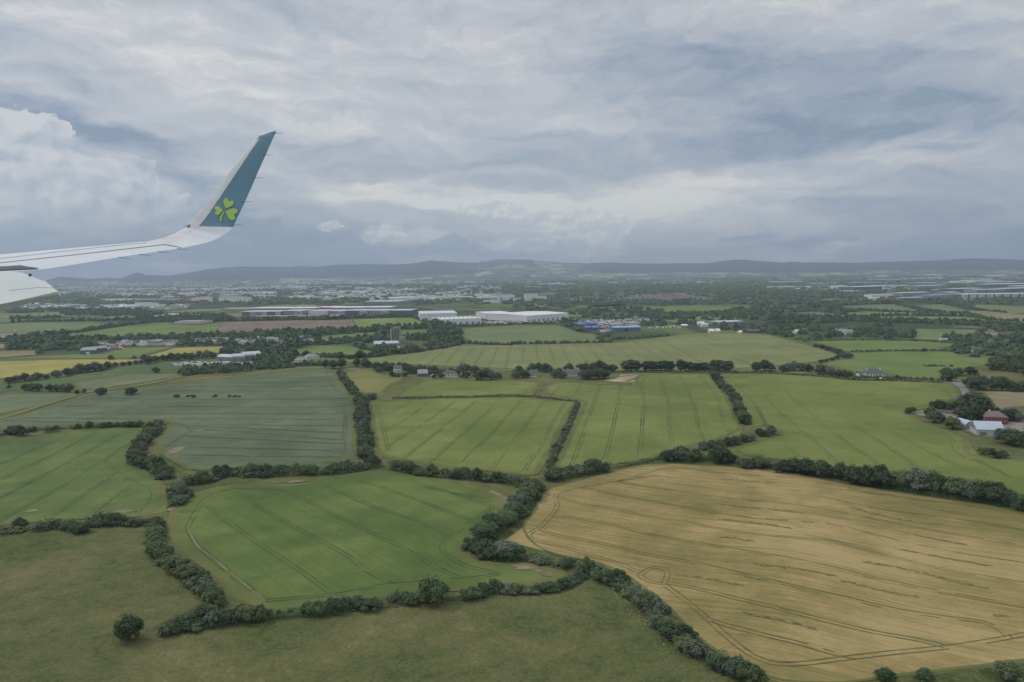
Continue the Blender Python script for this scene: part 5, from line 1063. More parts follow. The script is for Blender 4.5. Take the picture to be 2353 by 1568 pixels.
building(F3(1320, 812), F3(1375, 810), 10, 10, "short concrete block joined beside the grain silo", 'farm building', wall=CONC, roof=CONC, windows=2, name='farm_building')
building(F3(1090, 838), F3(1190, 834), 20, 4, "pale roofed barn left of the grain silo", 'barn', wall=GREYW, roof=PALEB, kind='gable', rh=4, name='barn', doors=1)
building(F3(1198, 850), F3(1262, 846), 16, 7, "grey gabled barn below the grain silo", 'barn', wall=GREYW, roof=LROOF, kind='gable', rh=3, name='barn', doors=1, dmat=DGREY); building(F3(1262, 835), F3(1315, 832), 14, 5, "low grey shed between the barn and the grain silo", 'shed', wall=GREYW, roof=LROOF, kind='gable', name='shed')
# blue yard
building(F4(606, 660), F4(690, 655), 34, 4.5, "blue arched shed at the left end of the blue yard", 'blue shed', BLUEW, BLUER, 'arch', 4.0, name='blue_shed', doors=1); building(F4(700, 650), F4(780, 646), 40, 4.5, "blue arched shed beside the container yard", 'blue shed', BLUEW, BLUER, 'arch', 4.0, name='blue_shed')
building(F4(678, 686), F4(740, 684), 26, 4, "front left blue arched shed near the trees", 'blue shed', BLUEW, BLUER, 'arch', 3.4, name='blue_shed'); building(F4(742, 686), F4(806, 683), 26, 4, "front right blue arched shed near the trees", 'blue shed', BLUEW, BLUER, 'arch', 3.4, name='blue_shed', doors=1, dmat=GLASS)
building(F4(925, 699), F4(1180, 693), 26, 7, "long bright blue shed with pale blue curved roof", 'blue shed', bm_("mid_blue_cladding", (.08, .17, .29)), bm_("pale_blue_curved_roof", (.24, .36, .47)), 'arch', 2.0, name='blue_shed', doors=1, dmat=GLASS)
# right-hand industrial belt
ri = [(955, 390, 1150, 385, 70, 9, LROOF, WHITE, "white fronted hall, left end of the near belt"), (945, 412, 1035, 410, 30, 6, WROOF, WHITE, "small white hall below the near belt"), (1062, 424, 1180, 420, 34, 7, REDW, REDW, "dark red shed in front of the near belt"), (1237, 418, 1425, 414, 60, 8, LROOF, GREYW, "grey hall with pale roof, centre of the near belt"),
      (1232, 385, 1500, 376, 120, 12, LROOF, GREYW, "big grey hall, second in the near belt"), (1500, 412, 1698, 404, 110, 12, MROOF, GREYW, "grey block with blank walls, right of centre in the near belt"), (1690, 384, 1780, 380, 110, 13, LROOF, GREYW, "plain grey block left of the striped hall"),
      (790, 330, 1048, 322, 150, 16, WROOF, DGREY, "dark grey hall with white corner frame"), (0, 298, 250, 296, 120, 6, LROOF, WHITE, "long pale roofed hall at the left end of the belt"), (100, 305, 330, 303, 100, 7, LROOF, GREYW, "low grey hall at the left end of the belt"), (50, 258, 330, 254, 200, 12, WROOF, TANR, "large white pitched hall at the far left of the belt"),
      (350, 270, 640, 268, 160, 8, LROOF, WHITE, "wide pale hall behind the yellow shed"), (600, 305, 745, 303, 60, 10, WROOF, WHITE, "white fronted hall beside the yellow shed"), (580, 335, 820, 340, 90, 5, LROOF, GREYW, "low blue grey hall below the yellow shed"), (820, 265, 1060, 262, 160, 10, LROOF, GREYW, "grey hall behind the dark framed hall"),
      (1060, 295, 1300, 290, 120, 9, LROOF, WHITE, "pale hall right of the dark framed hall"), (1395, 308, 1650, 300, 150, 12, LROOF, GREYW, "grey hall in the middle of the belt"), (1650, 275, 1760, 272, 120, 12, LROOF, GREYW, "short grey hall behind the middle of the belt"), (1310, 270, 1560, 268, 160, 9, WROOF, GREYW, "thin white roofed hall behind the middle"),
      (1760, 262, 1890, 260, 160, 14, LROOF, WHITE, "pale hall left of the biggest white block"), (1895, 262, 2080, 258, 160, 18, WROOF, WHITE, "biggest plain white block of the belt"), (2080, 258, 2180, 255, 140, 14, LROOF, GREYW, "grey block beside the biggest white block"), (1560, 330, 1740, 326, 90, 6, LROOF, GREYW, "low hall with rounded roof edge in the belt"),
      (1720, 345, 1990, 338, 140, 13, LROOF, DGREY, "dark grey hall with pale edge behind the striped hall"), (1920, 348, 2190, 342, 120, 11, LROOF, GREYW, "grey hall with a white band behind the striped hall"), (2190, 340, 2460, 332, 140, 12, LROOF, DGREY, "dark hall at the right edge behind the striped hall"), (2030, 298, 2460, 290, 200, 14, WROOF, DGREY, "dark hall with curved white roofline at the right edge"),
      (2030, 275, 2300, 270, 160, 14, WROOF, DGREY, "upper dark hall with white roofline near the right edge"), (2200, 300, 2460, 312, 140, 10, LROOF, GREYW, "grey hall above the striped hall at the right edge"), (920, 232, 1080, 231, 160, 9, WROOF, WHITE, "thin white hall below the curved roof"), (1000, 210, 1110, 208, 200, 16, WROOF, GREYW, "hall with a swelling white roof, standing alone far off"),
      (1320, 222, 1640, 212, 200, 8, WROOF, WHITE, "very long thin white hall far behind the belt"), (1110, 235, 1280, 233, 140, 9, LROOF, WHITE, "small pale hall far behind the belt"), (1480, 185, 1660, 178, 260, 10, WROOF, WHITE, "far thin white hall above the belt"), (1880, 170, 1950, 168, 200, 14, WROOF, WHITE, "small far white hall near the right edge"), (2100, 195, 2215, 190, 200, 12, WROOF, WHITE, "far white hall near the right edge")]
for i, (x0, y0, x1, y1, W_, h_, rf, wl, lab) in enumerate(ri):
    building(F5(x0, y0), F5(x1, y1), W_ * .6, h_ * 1.35, lab, wall=wl, roof=rf, doors=6 if h_ > 8 and i < 8 else 0, name='industrial_hall', group="halls of the industrial belt at the right", kind='arch' if 'swelling' in lab else 'flat', rh=6 if 'swelling' in lab else 1.2)
e = building(F5(1780, 400), F5(2460, 392), 90, 16, "long curved hall front striped with white vertical panels at right", wall=DGREY, roof=LROOF, name='striped_hall')
L_ = (ground(*F5(2460, 392)) - ground(*F5(1780, 400))).length
for k in range(44):
    if k % 5 == 4: continue
    q = Soup(); x = L_ * k / 44; q.box(x, x + L_ / 44 * random.uniform(.45, .8), -.5, .1, 3.5, 16.4); link('wall_panel', q.mesh('wall_panel'), WHITE, e)
building(F5(600, 292), F5(665, 290), 40, 8, "small pale yellow shed in the belt", wall=YELL, roof=CREAM, name='yellow_shed', cat='shed')
# left: retail park, apartment blocks
for i, (x0, x1, y, h_, wl, rf, lab) in enumerate([(920, 1250, 417, 8, RENDER_, WROOF, "very long thin white roofed shed at the left"), (1240, 1630, 420, 9, GREYW, LROOF, "long grey roofed hall left of the red one"), (1475, 1585, 396, 10, WHITE, WROOF, "short pale hall behind the red roofed one"), (1620, 1820, 406, 12, REDW, BRICK, "large red roofed hall beside the flats"),
                                           (1700, 1900, 432, 12, REDW, LROOF, "red fronted hall below the red roof"), (2010, 2160, 388, 16, CREAM, WROOF, "cream block behind the flats"), (130, 190, 446, 12, WHITE, WROOF, "small white block at the far left"), (640, 790, 497, 6, WHITE, WROOF, "thin white roofed shed among left woods"),
                                           (1470, 1800, 566, 6, WHITE, WROOF, "flat white glasshouse roof beyond the left fields"), (1320, 1400, 580, 5, WHITE, WROOF, "small white shed beyond the left fields"), (1600, 1830, 628, 5, CREAM, MROOF, "low farm shed beside the long green field"), (2050, 2352, 504, 6, TANR, TANR, "long buff shed beyond the wood at left")]):
    building(F2(x0, y), F2(x1, y - 1), 60, h_, lab, wall=wl, roof=rf, name='retail_hall', doors=0)
for i, (x0, x1, y, h_) in enumerate([(1760, 1790, 432, 20), (1800, 1830, 432, 22), (1838, 1868, 431, 24), (1880, 1935, 430, 24), (1946, 1990, 428, 42), (2010, 2060, 428, 22), (2070, 2130, 428, 22), (2140, 2200, 429, 24), (2208, 2245, 430, 24), (2252, 2292, 430, 22)]):
    building(F2(x0, y), F2(x1, y), 16, h_, f"{'tall' if h_ > 40 else 'pale'} block of flats, {ordn(i)} from the left of the group", 'apartment block', wall=(GREYW if h_ > 40 else RENDER_), roof=LROOF, windows=8, name='apartment_block', group="blocks of flats beside the red roofed hall")
# farms and sheds on the left
for (x0, y0, x1, y1, W_, h_, rh_, lab) in [(2000, 966, 2140, 972, 16, 5, 3, "left grey arched barn of the farm sheds"), (2130, 972, 2250, 966, 16, 5.5, 3.5, "middle grey arched barn of the farm sheds"), (2240, 962, 2400, 950, 20, 6, 4, "right dark arched barn of the farm sheds")]:
    building(F2(x0, y0), F2(x1, y1), W_, h_, lab, 'barn', GREYW, LROOF, 'arch', rh_, name='barn', doors=2, lights=0)
building(F2(735, 909), F2(880, 905), 16, 6, "big dark sided barn with grey roof, left middle distance", 'barn', DGREY, MROOF, 'gable', 2.5, name='barn', doors=1, dmat=WHITE); building(F2(780, 892), F2(990, 876), 16, 5, "long grey shed behind the dark sided barn", 'barn', DGREY, MROOF, 'gable', 2.5, name='barn')
building(F3(0, 965), F3(66, 960), 16, 5, "dark shed beyond the barley field beside trees", 'barn', DGREY, MROOF, 'gable', 2.5, name='barn')
# houses: (near wall left foot, right foot, depth, eaves, roof height, kind, label)
hs = [(F3(1268, 1075), F3(1345, 1073), 9, 4.6, 3.0, 'gable', SLATE, "white house with slate roof behind the rough pasture"), (F3(1492, 1112), F3(1580, 1110), 12, 3.2, 3.6, 'gable', MROOF, "dark sided barn with pale gable roof among trees"),
      (F3(1722, 1118), F3(1855, 1116), 10, 3.4, 3.2, 'hip', SLATE, "white bungalow with tall chimney above the narrow green field"), (F4(160, 1114), F4(238, 1113), 10, 3.2, 3.4, 'gable', SLATE, "white gabled house among trees, centre"), (F4(500, 1108), F4(632, 1106), 10, 3.2, 3.6, 'gable', SLATE, "long white house with four rooflights beside dark trees"),
      (F5(905, 1108), F5(1072, 1110), 12, 3.2, 3.8, 'hip', SLATE, "long white bungalow with slate hipped roof by the big green field"), (F5(838, 1107), F5(880, 1107), 7, 3, 1.8, 'gable', SLATE, "small white outbuilding left of the long bungalow"),
      (F5(1880, 896), F5(1978, 892), 9, 4.2, 3.2, 'gable', SLATE, "white gabled house in the trees at right"), (F5(2010, 728), F5(2108, 730), 9, 4.5, 3.4, 'hip', bm_("faded_red_tile", (.20, .115, .09)), "house with reddish roof near the right edge"), (F5(2036, 822), F5(2085, 822), 9, 4.6, 2.4, 'hip', SLATE, "white house with dark windows near right edge"), (F5(2110, 808), F5(2140, 808), 8, 4, 2.5, 'gable', SLATE, "narrow white gable near the right edge"),
      (F5(258, 716), F5(310, 714), 10, 3.5, 2.4, 'gable', WROOF, "white roofed shed among trees, right of centre"), (F5(322, 705), F5(360, 704), 9, 4, 2.4, 'gable', SLATE, "small white house among trees, right of centre"), (F4(1815, 712), F4(1860, 711), 9, 4, 3, 'gable', RENDER_, "left white cottage above the striped olive field"), (F4(1875, 710), F4(1915, 709), 9, 4, 3, 'gable', RENDER_, "right white cottage above the striped olive field"),
      (F4(2165, 712), F4(2270, 712), 12, 4, 2.5, 'gable', SLATE, "dark roofed barn above the striped olive field"), (F4(2092, 715), F4(2118, 714), 8, 3, 2, 'gable', RENDER_, "small white shed above the striped olive field"), (F4(1712, 640), F4(1770, 638), 9, 4.5, 2.4, 'gable', RENDER_, "white house among trees beyond the blue shed"), (F4(1745, 655), F4(1805, 654), 12, 4.5, 2.4, 'gable', LROOF, "pale shed among trees beyond the blue shed"),
      (F4(1565, 656), F4(1615, 655), 12, 3.2, 2, 'gable', WROOF, "white roofed shed right of the blue shed"), (F3(395, 985), F3(480, 975), 10, 3, 3.2, 'hip', MROOF, "white house with grey roof below the round pasture, left wing"), (F3(470, 955), F3(585, 945), 10, 3.2, 3.4, 'hip', MROOF, "white house with grey roof below the round pasture, right wing"),
      (F3(388, 778), F3(432, 777), 8, 4, 2, 'gable', RENDER_, "white roofed house in the village trees"), (F3(100, 820), F3(160, 818), 9, 4, 3, 'gable', SLATE, "dark house in the village trees, left"), (F3(165, 825), F3(225, 822), 9, 3.5, 3, 'gable', BRICK, "brown house in the village trees, right"), (F3(2200, 925), F3(2240, 925), 6, 2.2, 1.6, 'gable', SLATE, "hut")]
hs = hs[:-1]
for A_, B_, W_, h_, rh_, kd, rf, lab in hs:
    dk = 'dark sided' in lab or 'dark roofed barn' in lab
    building(A_, B_, W_, h_, lab, 'barn' if dk or 'shed' in lab else 'house', wall=(DGREY if dk else RENDER_), roof=rf, kind=kd, rh=rh_, windows=0 if dk or 'shed' in lab else (6 if 'long' in lab else 4), chim=(2 if 'long' in lab else 1) if not dk and 'shed' not in lab else 0, name='barn' if dk or 'shed' in lab else 'house', lights=0)
building(F4(1905, 640), F4(2125, 632), 40, 6, "large pale flat roofed hall among trees, right of centre", 'hall', GREYW, LROOF, name='farm_hall')
building(F5(1200, 0) if False else F4(760, 382), F4(792, 382), 20, 18, "left square concrete tower of the quarry", 'quarry tower', CONC, CONC, name='quarry_building'); building(F4(960, 382), F4(1015, 382), 26, 22, "right larger concrete tower of the quarry", 'quarry tower', CONC, CONC, name='quarry_building')
# right farm: brick house, white barn, round-roofed barn
building(F5(1992, 1551), F5(2205, 1556), 12, 5.6, "red brick farmhouse with brown roof and white eaves board", 'farmhouse', BRICK, bm_("brown_tile_roof", (.15, .12, .11)), 'hip', 3.2, windows=7, name='farmhouse', chim=1)
e = building(b3((1812, 240))[0], b3((1960, 246))[0], 15, 4.2, "long barn with pale blue white roof by the farm", 'barn', LROOF, PALEB, 'gable', 4.2, doors=2, name='barn')
e = building(b3((1812, 212))[0], b3((1790, 192))[0], 0.1, .1, "x", 'x', name='x') if False else None
def round_barn():
    p = ground(*b3((1745, 208))[0]); e = empty('barn', p, R(8)); tag(e, "round roofed barn with white curved front beside the pale barn", 'barn'); n_ = 14; W_ = 11.5; H = 5.6; L_ = 17
    th = [math.pi * k / n_ for k in range(n_ + 1)]; rim = [(W_ / 2 - math.cos(t) * W_ / 2, math.sin(t) * H) for t in th]
    s = Soup(); s.add([(x, 0, z) for x, z in rim] + [(x, L_, z) for x, z in rim], [(k, k + 1, k + n_ + 2, k + n_ + 1) for k in range(n_)]); link('roof', s.mesh('roof', True), PALEB, e)
    s = Soup(); s.add([(W_ / 2, .6, 0)] + [(x * .97 + .17, .6, z * .97) for x, z in rim], [(0, k + 1, k + 2) for k in range(n_)]); link('front_wall', s.mesh('front_wall'), GREYW, e)
round_barn()
w_ = Soup(); a_ = ground(*b3((1600, 118))[0]); b_ = ground(*b3((1722, 124))[0]); L_ = (b_ - a_).length; w_.box(0, L_, 0, .4, 0, 2.6); o = link('stone_wall', w_.mesh('stone_wall'), CONC); o.location = a_; o.rotation_euler = (0, 0, math.atan2(b_.y - a_.y, b_.x - a_.x)); tag(o, "long grey yard wall between the farm trees", "wall")
field("farm_yard", b3((1462, 118), (1530, 105), (1600, 112), (1720, 120), (1850, 140), (2022, 150), (2100, 160), (2100, 250), (1990, 240), (1850, 250), (1720, 215), (1600, 150), (1530, 140), (1465, 132)), bm_("gravel_yard", (.20, .185, .165), .95, .2, .4), lift=.2)

# vehicles: vans and lorries on the motorway and cars beside the houses
VW = mat("white_vehicle_paint", (.72, .73, .74), .35, spec=.5); VG = mat("grey_vehicle_paint", (.30, .31, .33), .35, spec=.5); TY = mat("tyre_rubber", (.02, .02, .02), .9)
def vehicle(p, ang, kind, label, paint=VW, group=None, cat=None):
    L_, W_, H = {'lorry': (12, 2.5, 3.8), 'van': (5.6, 2.0, 2.4), 'car': (4.3, 1.8, 1.45)}[kind]
    e = empty(kind, p, ang); tag(e, label, cat or kind, group); s = Soup()
    if kind == 'car': prof = [(0, .35), (0, .85), (.9, .95), (1.6, H), (3.3, H), (4.1, .95), (L_, .85), (L_, .35)]
    elif kind == 'van': prof = [(0, .35), (0, 1.1), (.9, 1.3), (1.5, H), (L_, H), (L_, .35)]
    else: prof = [(0, .5), (0, 2.8), (.3, 3.0), (2.2, 3.0), (2.2, .9), (2.6, .9), (2.6, H), (L_, H), (L_, .9), (2.0, .5)]
    n_ = len(prof); V = [(x, -W_ / 2, z) for x, z in prof] + [(x, W_ / 2, z) for x, z in prof]
    s.add(V, [(k, (k + 1) % n_, n_ + (k + 1) % n_, n_ + k) for k in range(n_)])
    bm = bmesh.new()
    for sd_ in (0, n_):
        f = bm.faces.new([bm.verts.new(V[sd_ + k]) for k in range(n_)])
    bmesh.ops.triangulate(bm, faces=bm.faces[:]); bm.verts.index_update(); s.add([tuple(v.co) for v in bm.verts], [tuple(v.index for v in f.verts) for f in bm.faces]); bm.free()
    link('body', s.mesh('body'), paint, e)
    g_ = Soup()
    for sg in (-1, 1):
        y = sg * (W_ / 2 + .02)
        if kind == 'car': g_.add([(1.15, y, .98), (1.7, y, 1.36), (3.2, y, 1.36), (3.75, y, .98)], [(0, 1, 2, 3)])
        elif kind == 'van': g_.add([(1.1, y, 1.35), (1.5, y, 2.1), (2.2, y, 2.1), (2.2, y, 1.35)], [(0, 1, 2, 3)])
        else: g_.add([(.3, y, 1.8), (.3, y, 2.6), (1.4, y, 2.6), (1.4, y, 1.8)], [(0, 1, 2, 3)])
    link('window', g_.mesh('window'), GLASS, e)
    for x in ((.9, L_ - .9) if kind != 'lorry' else (1.1, 8.6, 10.4)):
        for sg in (-1, 1):
            q = Soup(); a = np.linspace(0, 2 * math.pi, 10, endpoint=False); r_ = .34 if kind != 'lorry' else .5
            V = np.concatenate([np.stack([x + np.cos(a) * r_, np.full(10, sg * W_ / 2 + o_), r_ + np.sin(a) * r_], 1) for o_ in (-.12, .06)]); q.add(V, [(i, (i + 1) % 10, 10 + (i + 1) % 10, 10 + i) for i in range(10)])
            q.add(np.concatenate([V[10:], [[x, sg * W_ / 2 + .06, r_]]]), [(i, (i + 1) % 10, 10) for i in range(10)]); link('wheel', q.mesh('wheel'), TY, e)
for i, (x, kd) in enumerate([(120, 'van'), (400, 'lorry'), (475, 'van'), (540, 'van'), (597, 'van')]):
    p = ground(*F2(x, 696)); vehicle(p + Vector((0, 0, .5)), 0, kd, f"white {kd}, {ordn(i)} vehicle from the left on the motorway", group="vehicles on the motorway")
for (A_, kd, an, lab, pt) in [(F5(1020, 1137), 'car', 0.1, "white car, left one in front of the long bungalow", VW), (F5(1080, 1137), 'car', 0.1, "white car, right one in front of the long bungalow", VW), (F3(1600, 1113), 'van', 0, "white van beside the pale gabled barn", VW), (F5(1578, 783), 'lorry', 0.1, "white lorry at the end of the right upper field", VW),
                             (F5(655, 563), 'lorry', 0, "white lorry beside the brown field at right", VW), (F3(1380, 846), 'van', 0, "white van in the silo yard, right one", VW), (F3(1290, 850), 'van', 0.4, "white van in the silo yard, left one", VW), (F3(1340, 850), 'car', 0.2, "grey car in the silo yard", VG), (b3((1600, 128))[0], 'car', .4, "grey car parked by the farm yard wall", VG)]:
    vehicle(ground(*A_) + Vector((0, 0, .2)), an, kd, lab, pt)

# ------------------------------------------------------------------ the suburbs and yards: uncountable small buildings
CITY = Soup(); wallc = [RENDER_, CREAM, BRICK, GREYW, WHITE, SLATE, MROOF, WROOF, BLUEW]
def house_soup(P_, ang, L_, W_, H, rh, wi, ri_):
    for p, a, l, w_2, h, r2, wi_, r_i in zip(P_, ang, L_, W_, H, rh, wi, ri_):
        c, s_ = math.cos(a), math.sin(a)
        def tr(x, y, z): return (p[0] + x * c - y * s_, p[1] + x * s_ + y * c, p[2] + z)
        b_ = [tr(x, y, z) for z in (-.5, h) for x, y in ((-l / 2, -w_2 / 2), (l / 2, -w_2 / 2), (l / 2, w_2 / 2), (-l / 2, w_2 / 2))]
        CITY.add(b_, [(0, 1, 5, 4), (1, 2, 6, 5), (2, 3, 7, 6), (3, 0, 4, 7)], wi_)
        t_ = [tr(-l / 2, -w_2 / 2, h), tr(l / 2, -w_2 / 2, h), tr(l / 2, w_2 / 2, h), tr(-l / 2, w_2 / 2, h), tr(-l / 2, 0, h + r2), tr(l / 2, 0, h + r2)]
        CITY.add(t_, [(0, 1, 5, 4), (2, 3, 4, 5)], r_i); CITY.add(t_, [(0, 4, 3), (1, 2, 5)], wi_)
def suburb(x0, x1, y0, y1, n_, big=.12, size=1.0, clumps=14):
    P_, a, l, w_2, h, r2, wi, ri_ = [], [], [], [], [], [], [], []
    cl = [(random.uniform(x0, x1), random.uniform(y0, y1)) for _ in range(clumps)]
    for _ in range(n_):
        if random.random() < .75: cx, cy = random.choice(cl); x = random.gauss(cx, (x1 - x0) * .07); y = random.gauss(cy, (y1 - y0) * .05)
        else: x = random.uniform(x0, x1); y = random.uniform(y0, y1)
        x = min(max(x, x0), x1); y = min(max(y, y0), y1); p = ground(x, y); P_.append((p.x, p.y, 0)); b_ = random.random() < big
        a.append(random.gauss(0, .35) + random.choice([0, 0, 0, .9])); l.append((random.uniform(40, 110) if b_ else random.uniform(9, 22)) * size); w_2.append((random.uniform(25, 60) if b_ else random.uniform(7, 10)) * size); h.append(random.uniform(7, 11) if b_ else random.uniform(4, 6.5) * size ** .5)
        r2.append(1 if b_ else random.uniform(2, 3.5)); wi.append(random.choice([0, 0, 4, 1, 2, 3] if not b_ else [4, 3, 0, 4])); ri_.append(random.choice([5, 6, 5, 6, 6, 7] if not b_ else [6, 6, 7, 6]))
    house_soup(P_, a, l, w_2, h, r2, wi, ri_)
suburb(-80, 620, 664, 682, 900, .08); suburb(-60, 700, 650, 666, 1500, .10, 1.5, 24); suburb(150, 1100, 642, 655, 1500, .12, 2.0, 24); suburb(600, 1150, 655, 690, 900, .12, 1.1, 16); suburb(20, 430, 700, 712, 130, .1); suburb(1150, 1800, 640, 655, 260, .15, 2.0, 14)
suburb(1060, 1160, 634, 640, 160, .1, 2.2, 6); suburb(1150, 1500, 628, 640, 300, .1, 2.8, 14); suburb(1500, 2353, 618, 634, 260, .25, 3.0, 18); suburb(1800, 2440, 630, 645, 240, .3, 2.0, 14); suburb(2200, 2440, 618, 640, 140, .3, 2.2, 6); suburb(1780, 2353, 645, 670, 180, .12, 1.2, 10)
suburb(600, 1060, 632, 642, 500, .1, 2.4, 16)
o = link("distant_suburbs", CITY.mesh("distant_suburbs"), wallc); tag(o, "pale specks of houses and halls spread across the far city", "suburbs", None, 'stuff')
# village houses and yard clutter nearer
CITY = Soup()
suburb(*F2(1150, 790), 0, 0, 0) if False else None
def cluster(tile, box_, n_, kind):
    x0, y0, x1, y1 = box_; P_, a, l, w_2, h, r2, wi, ri_ = [], [], [], [], [], [], [], []
    for _ in range(n_):
        f = tile((random.uniform(x0, x1), random.uniform(y0, y1)))[0]; p = ground(*f); P_.append((p.x, p.y, float(hgt(p.x, p.y)))); a.append(random.uniform(-.5, .5))
        if kind == 'house': l.append(random.uniform(9, 15)); w_2.append(8); h.append(random.uniform(3, 5)); r2.append(random.uniform(2.5, 3.5)); wi.append(random.choice([0, 0, 4, 1])); ri_.append(random.choice([5, 6, 5, 6]))
        else: l.append(random.choice([4.4, 4.6, 6, 9, 12])); w_2.append(2.4); h.append(random.choice([1.3, 1.6, 2.6, 2.6])); r2.append(.15); c = random.choice([4, 4, 0, 3, 6, 1, 5, 7, 3, 6, 6, 2]); wi.append(c); ri_.append(c)
    house_soup(P_, a, l, w_2, h, r2, wi, ri_)
cluster(t2, (1150, 808, 1600, 826), 26, 'house'); cluster(t2, (1780, 785, 2330, 812), 28, 'house'); cluster(t3, (0, 770, 260, 830), 16, 'house'); cluster(t3, (200, 740, 560, 800), 10, 'house'); cluster(t5, (600, 700, 760, 730), 5, 'house'); cluster(t4, (1060, 585, 1240, 625), 14, 'house')
cluster(t4, (570, 592, 1120, 650), 240, 'yard'); cluster(t4, (800, 650, 920, 700), 50, 'yard'); cluster(t2, (1600, 990, 2300, 1020), 90, 'yard'); cluster(t2, (880, 815, 1130, 870), 60, 'yard'); cluster(t3, (690, 545, 800, 562), 50, 'yard'); cluster(t3, (20, 572, 520, 590), 60, 'yard')
cluster(t3, (2080, 605, 2352, 628), 70, 'yard'); cluster(t4, (0, 608, 420, 622), 60, 'yard'); cluster(t3, (1200, 840, 1450, 860), 30, 'yard'); cluster(t4, (540, 370, 1260, 420), 90, 'yard'); cluster(t5, (1200, 400, 2300, 425), 90, 'yard'); cluster(t5, (1050, 290, 1400, 305), 50, 'yard'); cluster(t4, (1260, 655, 1600, 668), 20, 'yard')
o = link("yard_clutter", CITY.mesh("yard_clutter"), wallc); tag(o, "scattered cottages, parked vehicles and containers in the distant yards", "yards", None, 'stuff')
# spoil heap of the quarry
def heap():
    s = Soup(); c = ground(*F4(1420, 398)); n_ = 40; V = []; F = []
    for i in range(n_):
        for j in range(14):
            x = (i / (n_ - 1) - .5) * 2; y = (j / 13 - .5) * 2; q = max(0, 1 - x * x - y * y * .9); z = 22 * q ** .7 * (.7 + .3 * math.sin(x * 5 + 1) * math.cos(y * 3)) + random.uniform(-.8, .8) * (q > 0); V.append((c.x + x * 230, c.y + y * 150, z - .5))
    F = [(i * 14 + j, (i + 1) * 14 + j, (i + 1) * 14 + j + 1, i * 14 + j + 1) for i in range(n_ - 1) for j in range(13)]; s.add(V, F)
    o_ = link("spoil_heap", s.mesh("spoil_heap", True), bm_("quarry_spoil", (.115, .10, .095), .95, .3, .03)); tag(o_, kind='structure')
heap()
field("quarry_ground", t4((850, 380), (1250, 355), (1600, 350), (1700, 375), (1560, 410), (1200, 415), (900, 400)), SOIL, lift=.3)
# ------------------------------------------------------------------ the aircraft wing
SC = 2353.0 / 2880.0                       # the wing was measured on the 2880 px frame
def wray(x, y): return ray(x * SC, y * SC)
O3 = Vector((0, 0, CAM_Z))
c24, s24 = math.cos(R(24)), math.sin(R(24))
def interp(x, pts):
    if x <= pts[0][0]: a, b = pts[0], pts[1]
    elif x >= pts[-1][0]: a, b = pts[-2], pts[-1]
    else:
        for a, b in zip(pts[:-1], pts[1:]):
            if a[0] <= x <= b[0]: break
    return a[1] + (b[1] - a[1]) * (x - a[0]) / (b[0] - a[0])
LEc = [(26, 716), (153, 704.4), (268, 693.9), (382.7, 683.2), (421, 679.3)]
TEc = [(26, 765), (114.8, 759), (229.6, 741), (344, 722), (512.8, 698), (540, 692)]
def station(Y, X0, slope, curve):
    X = X0 + (14.8 - Y) * slope
    dep = Y * c24 + X * s24; xr = (Y * s24 - X * c24) / dep; px = 1440 + xr * FPX / SC; py = interp(px, curve)
    return px, py, dep
ST = []      # (LE point, TE point, LE px, TE px)
def P3(px, py, dep): return O3 + wray(px, py) * dep
for Y in np.linspace(4.0, 14.6, 44):
    l = station(Y, 17.43, .51, LEc); t = station(Y, 16.09, .25, TEc); ST.append((P3(*l), P3(*t), l[:2], t[:2]))
n_main = len(ST)
W2 = [((459, 670.4), (556, 688.6), 20.62, 20.08), ((475, 664), (574, 684.6), 20.64, 20.12), ((493.6, 655.9), (592, 679), 20.66, 20.16), ((507, 648.5), (609, 671.8), 20.68, 20.2), ((520.4, 641.7), (622, 665.3), 20.7, 20.24), ((531, 631), (635, 657), 20.71, 20.27), ((541, 619.5), (645.5, 649), 20.72, 20.3),
      ((551, 606), (656, 638.7), 20.73, 20.34), ((570, 585), (664, 620), 20.75, 20.38), ((591, 561), (675, 598), 20.77, 20.42), ((620, 518.6), (692, 561), 20.81, 20.5), ((650.5, 476), (708, 525.8), 20.85, 20.58), ((685, 434.5), (727, 481), 20.9, 20.66), ((712, 401.5), (748, 435), 20.93, 20.72),
      ((719.4, 391.8), (756, 416.5), 20.94, 20.74), ((725, 385.5), (762, 403), 20.95, 20.76), ((731, 380), (767, 392), 20.95, 20.77), ((746, 373.5), (773, 379), 20.93, 20.79), ((765, 370), (776.8, 371.5), 20.86, 20.8), ((776, 369.2), (777.6, 369.4), 20.81, 20.8)]
for l, t, dl, dt in W2: ST.append((P3(*l, dl), P3(*t, dt), l, t))
# resample densely along the span
def dens(ST, k):
    out_ = []
    for i in range(len(ST) - 1):
        p0, p1, p2, p3 = ST[max(i - 1, 0)], ST[i], ST[i + 1], ST[min(i + 2, len(ST) - 1)]
        n_ = 1 if i < n_main - 2 else k
        for j in range(n_):
            t = j / n_
            def cr(a, b, c, d): return 0.5 * ((2 * b) + (c - a) * t + (2 * a - 5 * b + 4 * c - d) * t * t + (3 * b - a - 3 * c + d) * t ** 3)
            out_.append((cr(p0[0], p1[0], p2[0], p3[0]), cr(p0[1], p1[1], p2[1], p3[1])))
    out_.append(ST[-1][:2]); return out_
DS = dens(ST, 12); NCH = 56
def naca(c): return 2.969 * math.sqrt(c) - 1.26 * c - 3.516 * c * c + 2.843 * c ** 3 - 1.036 * c ** 4
chs = [0.5 * (1 - math.cos(math.pi * k / NCH)) for k in range(NCH + 1)]
up = []; lo = []
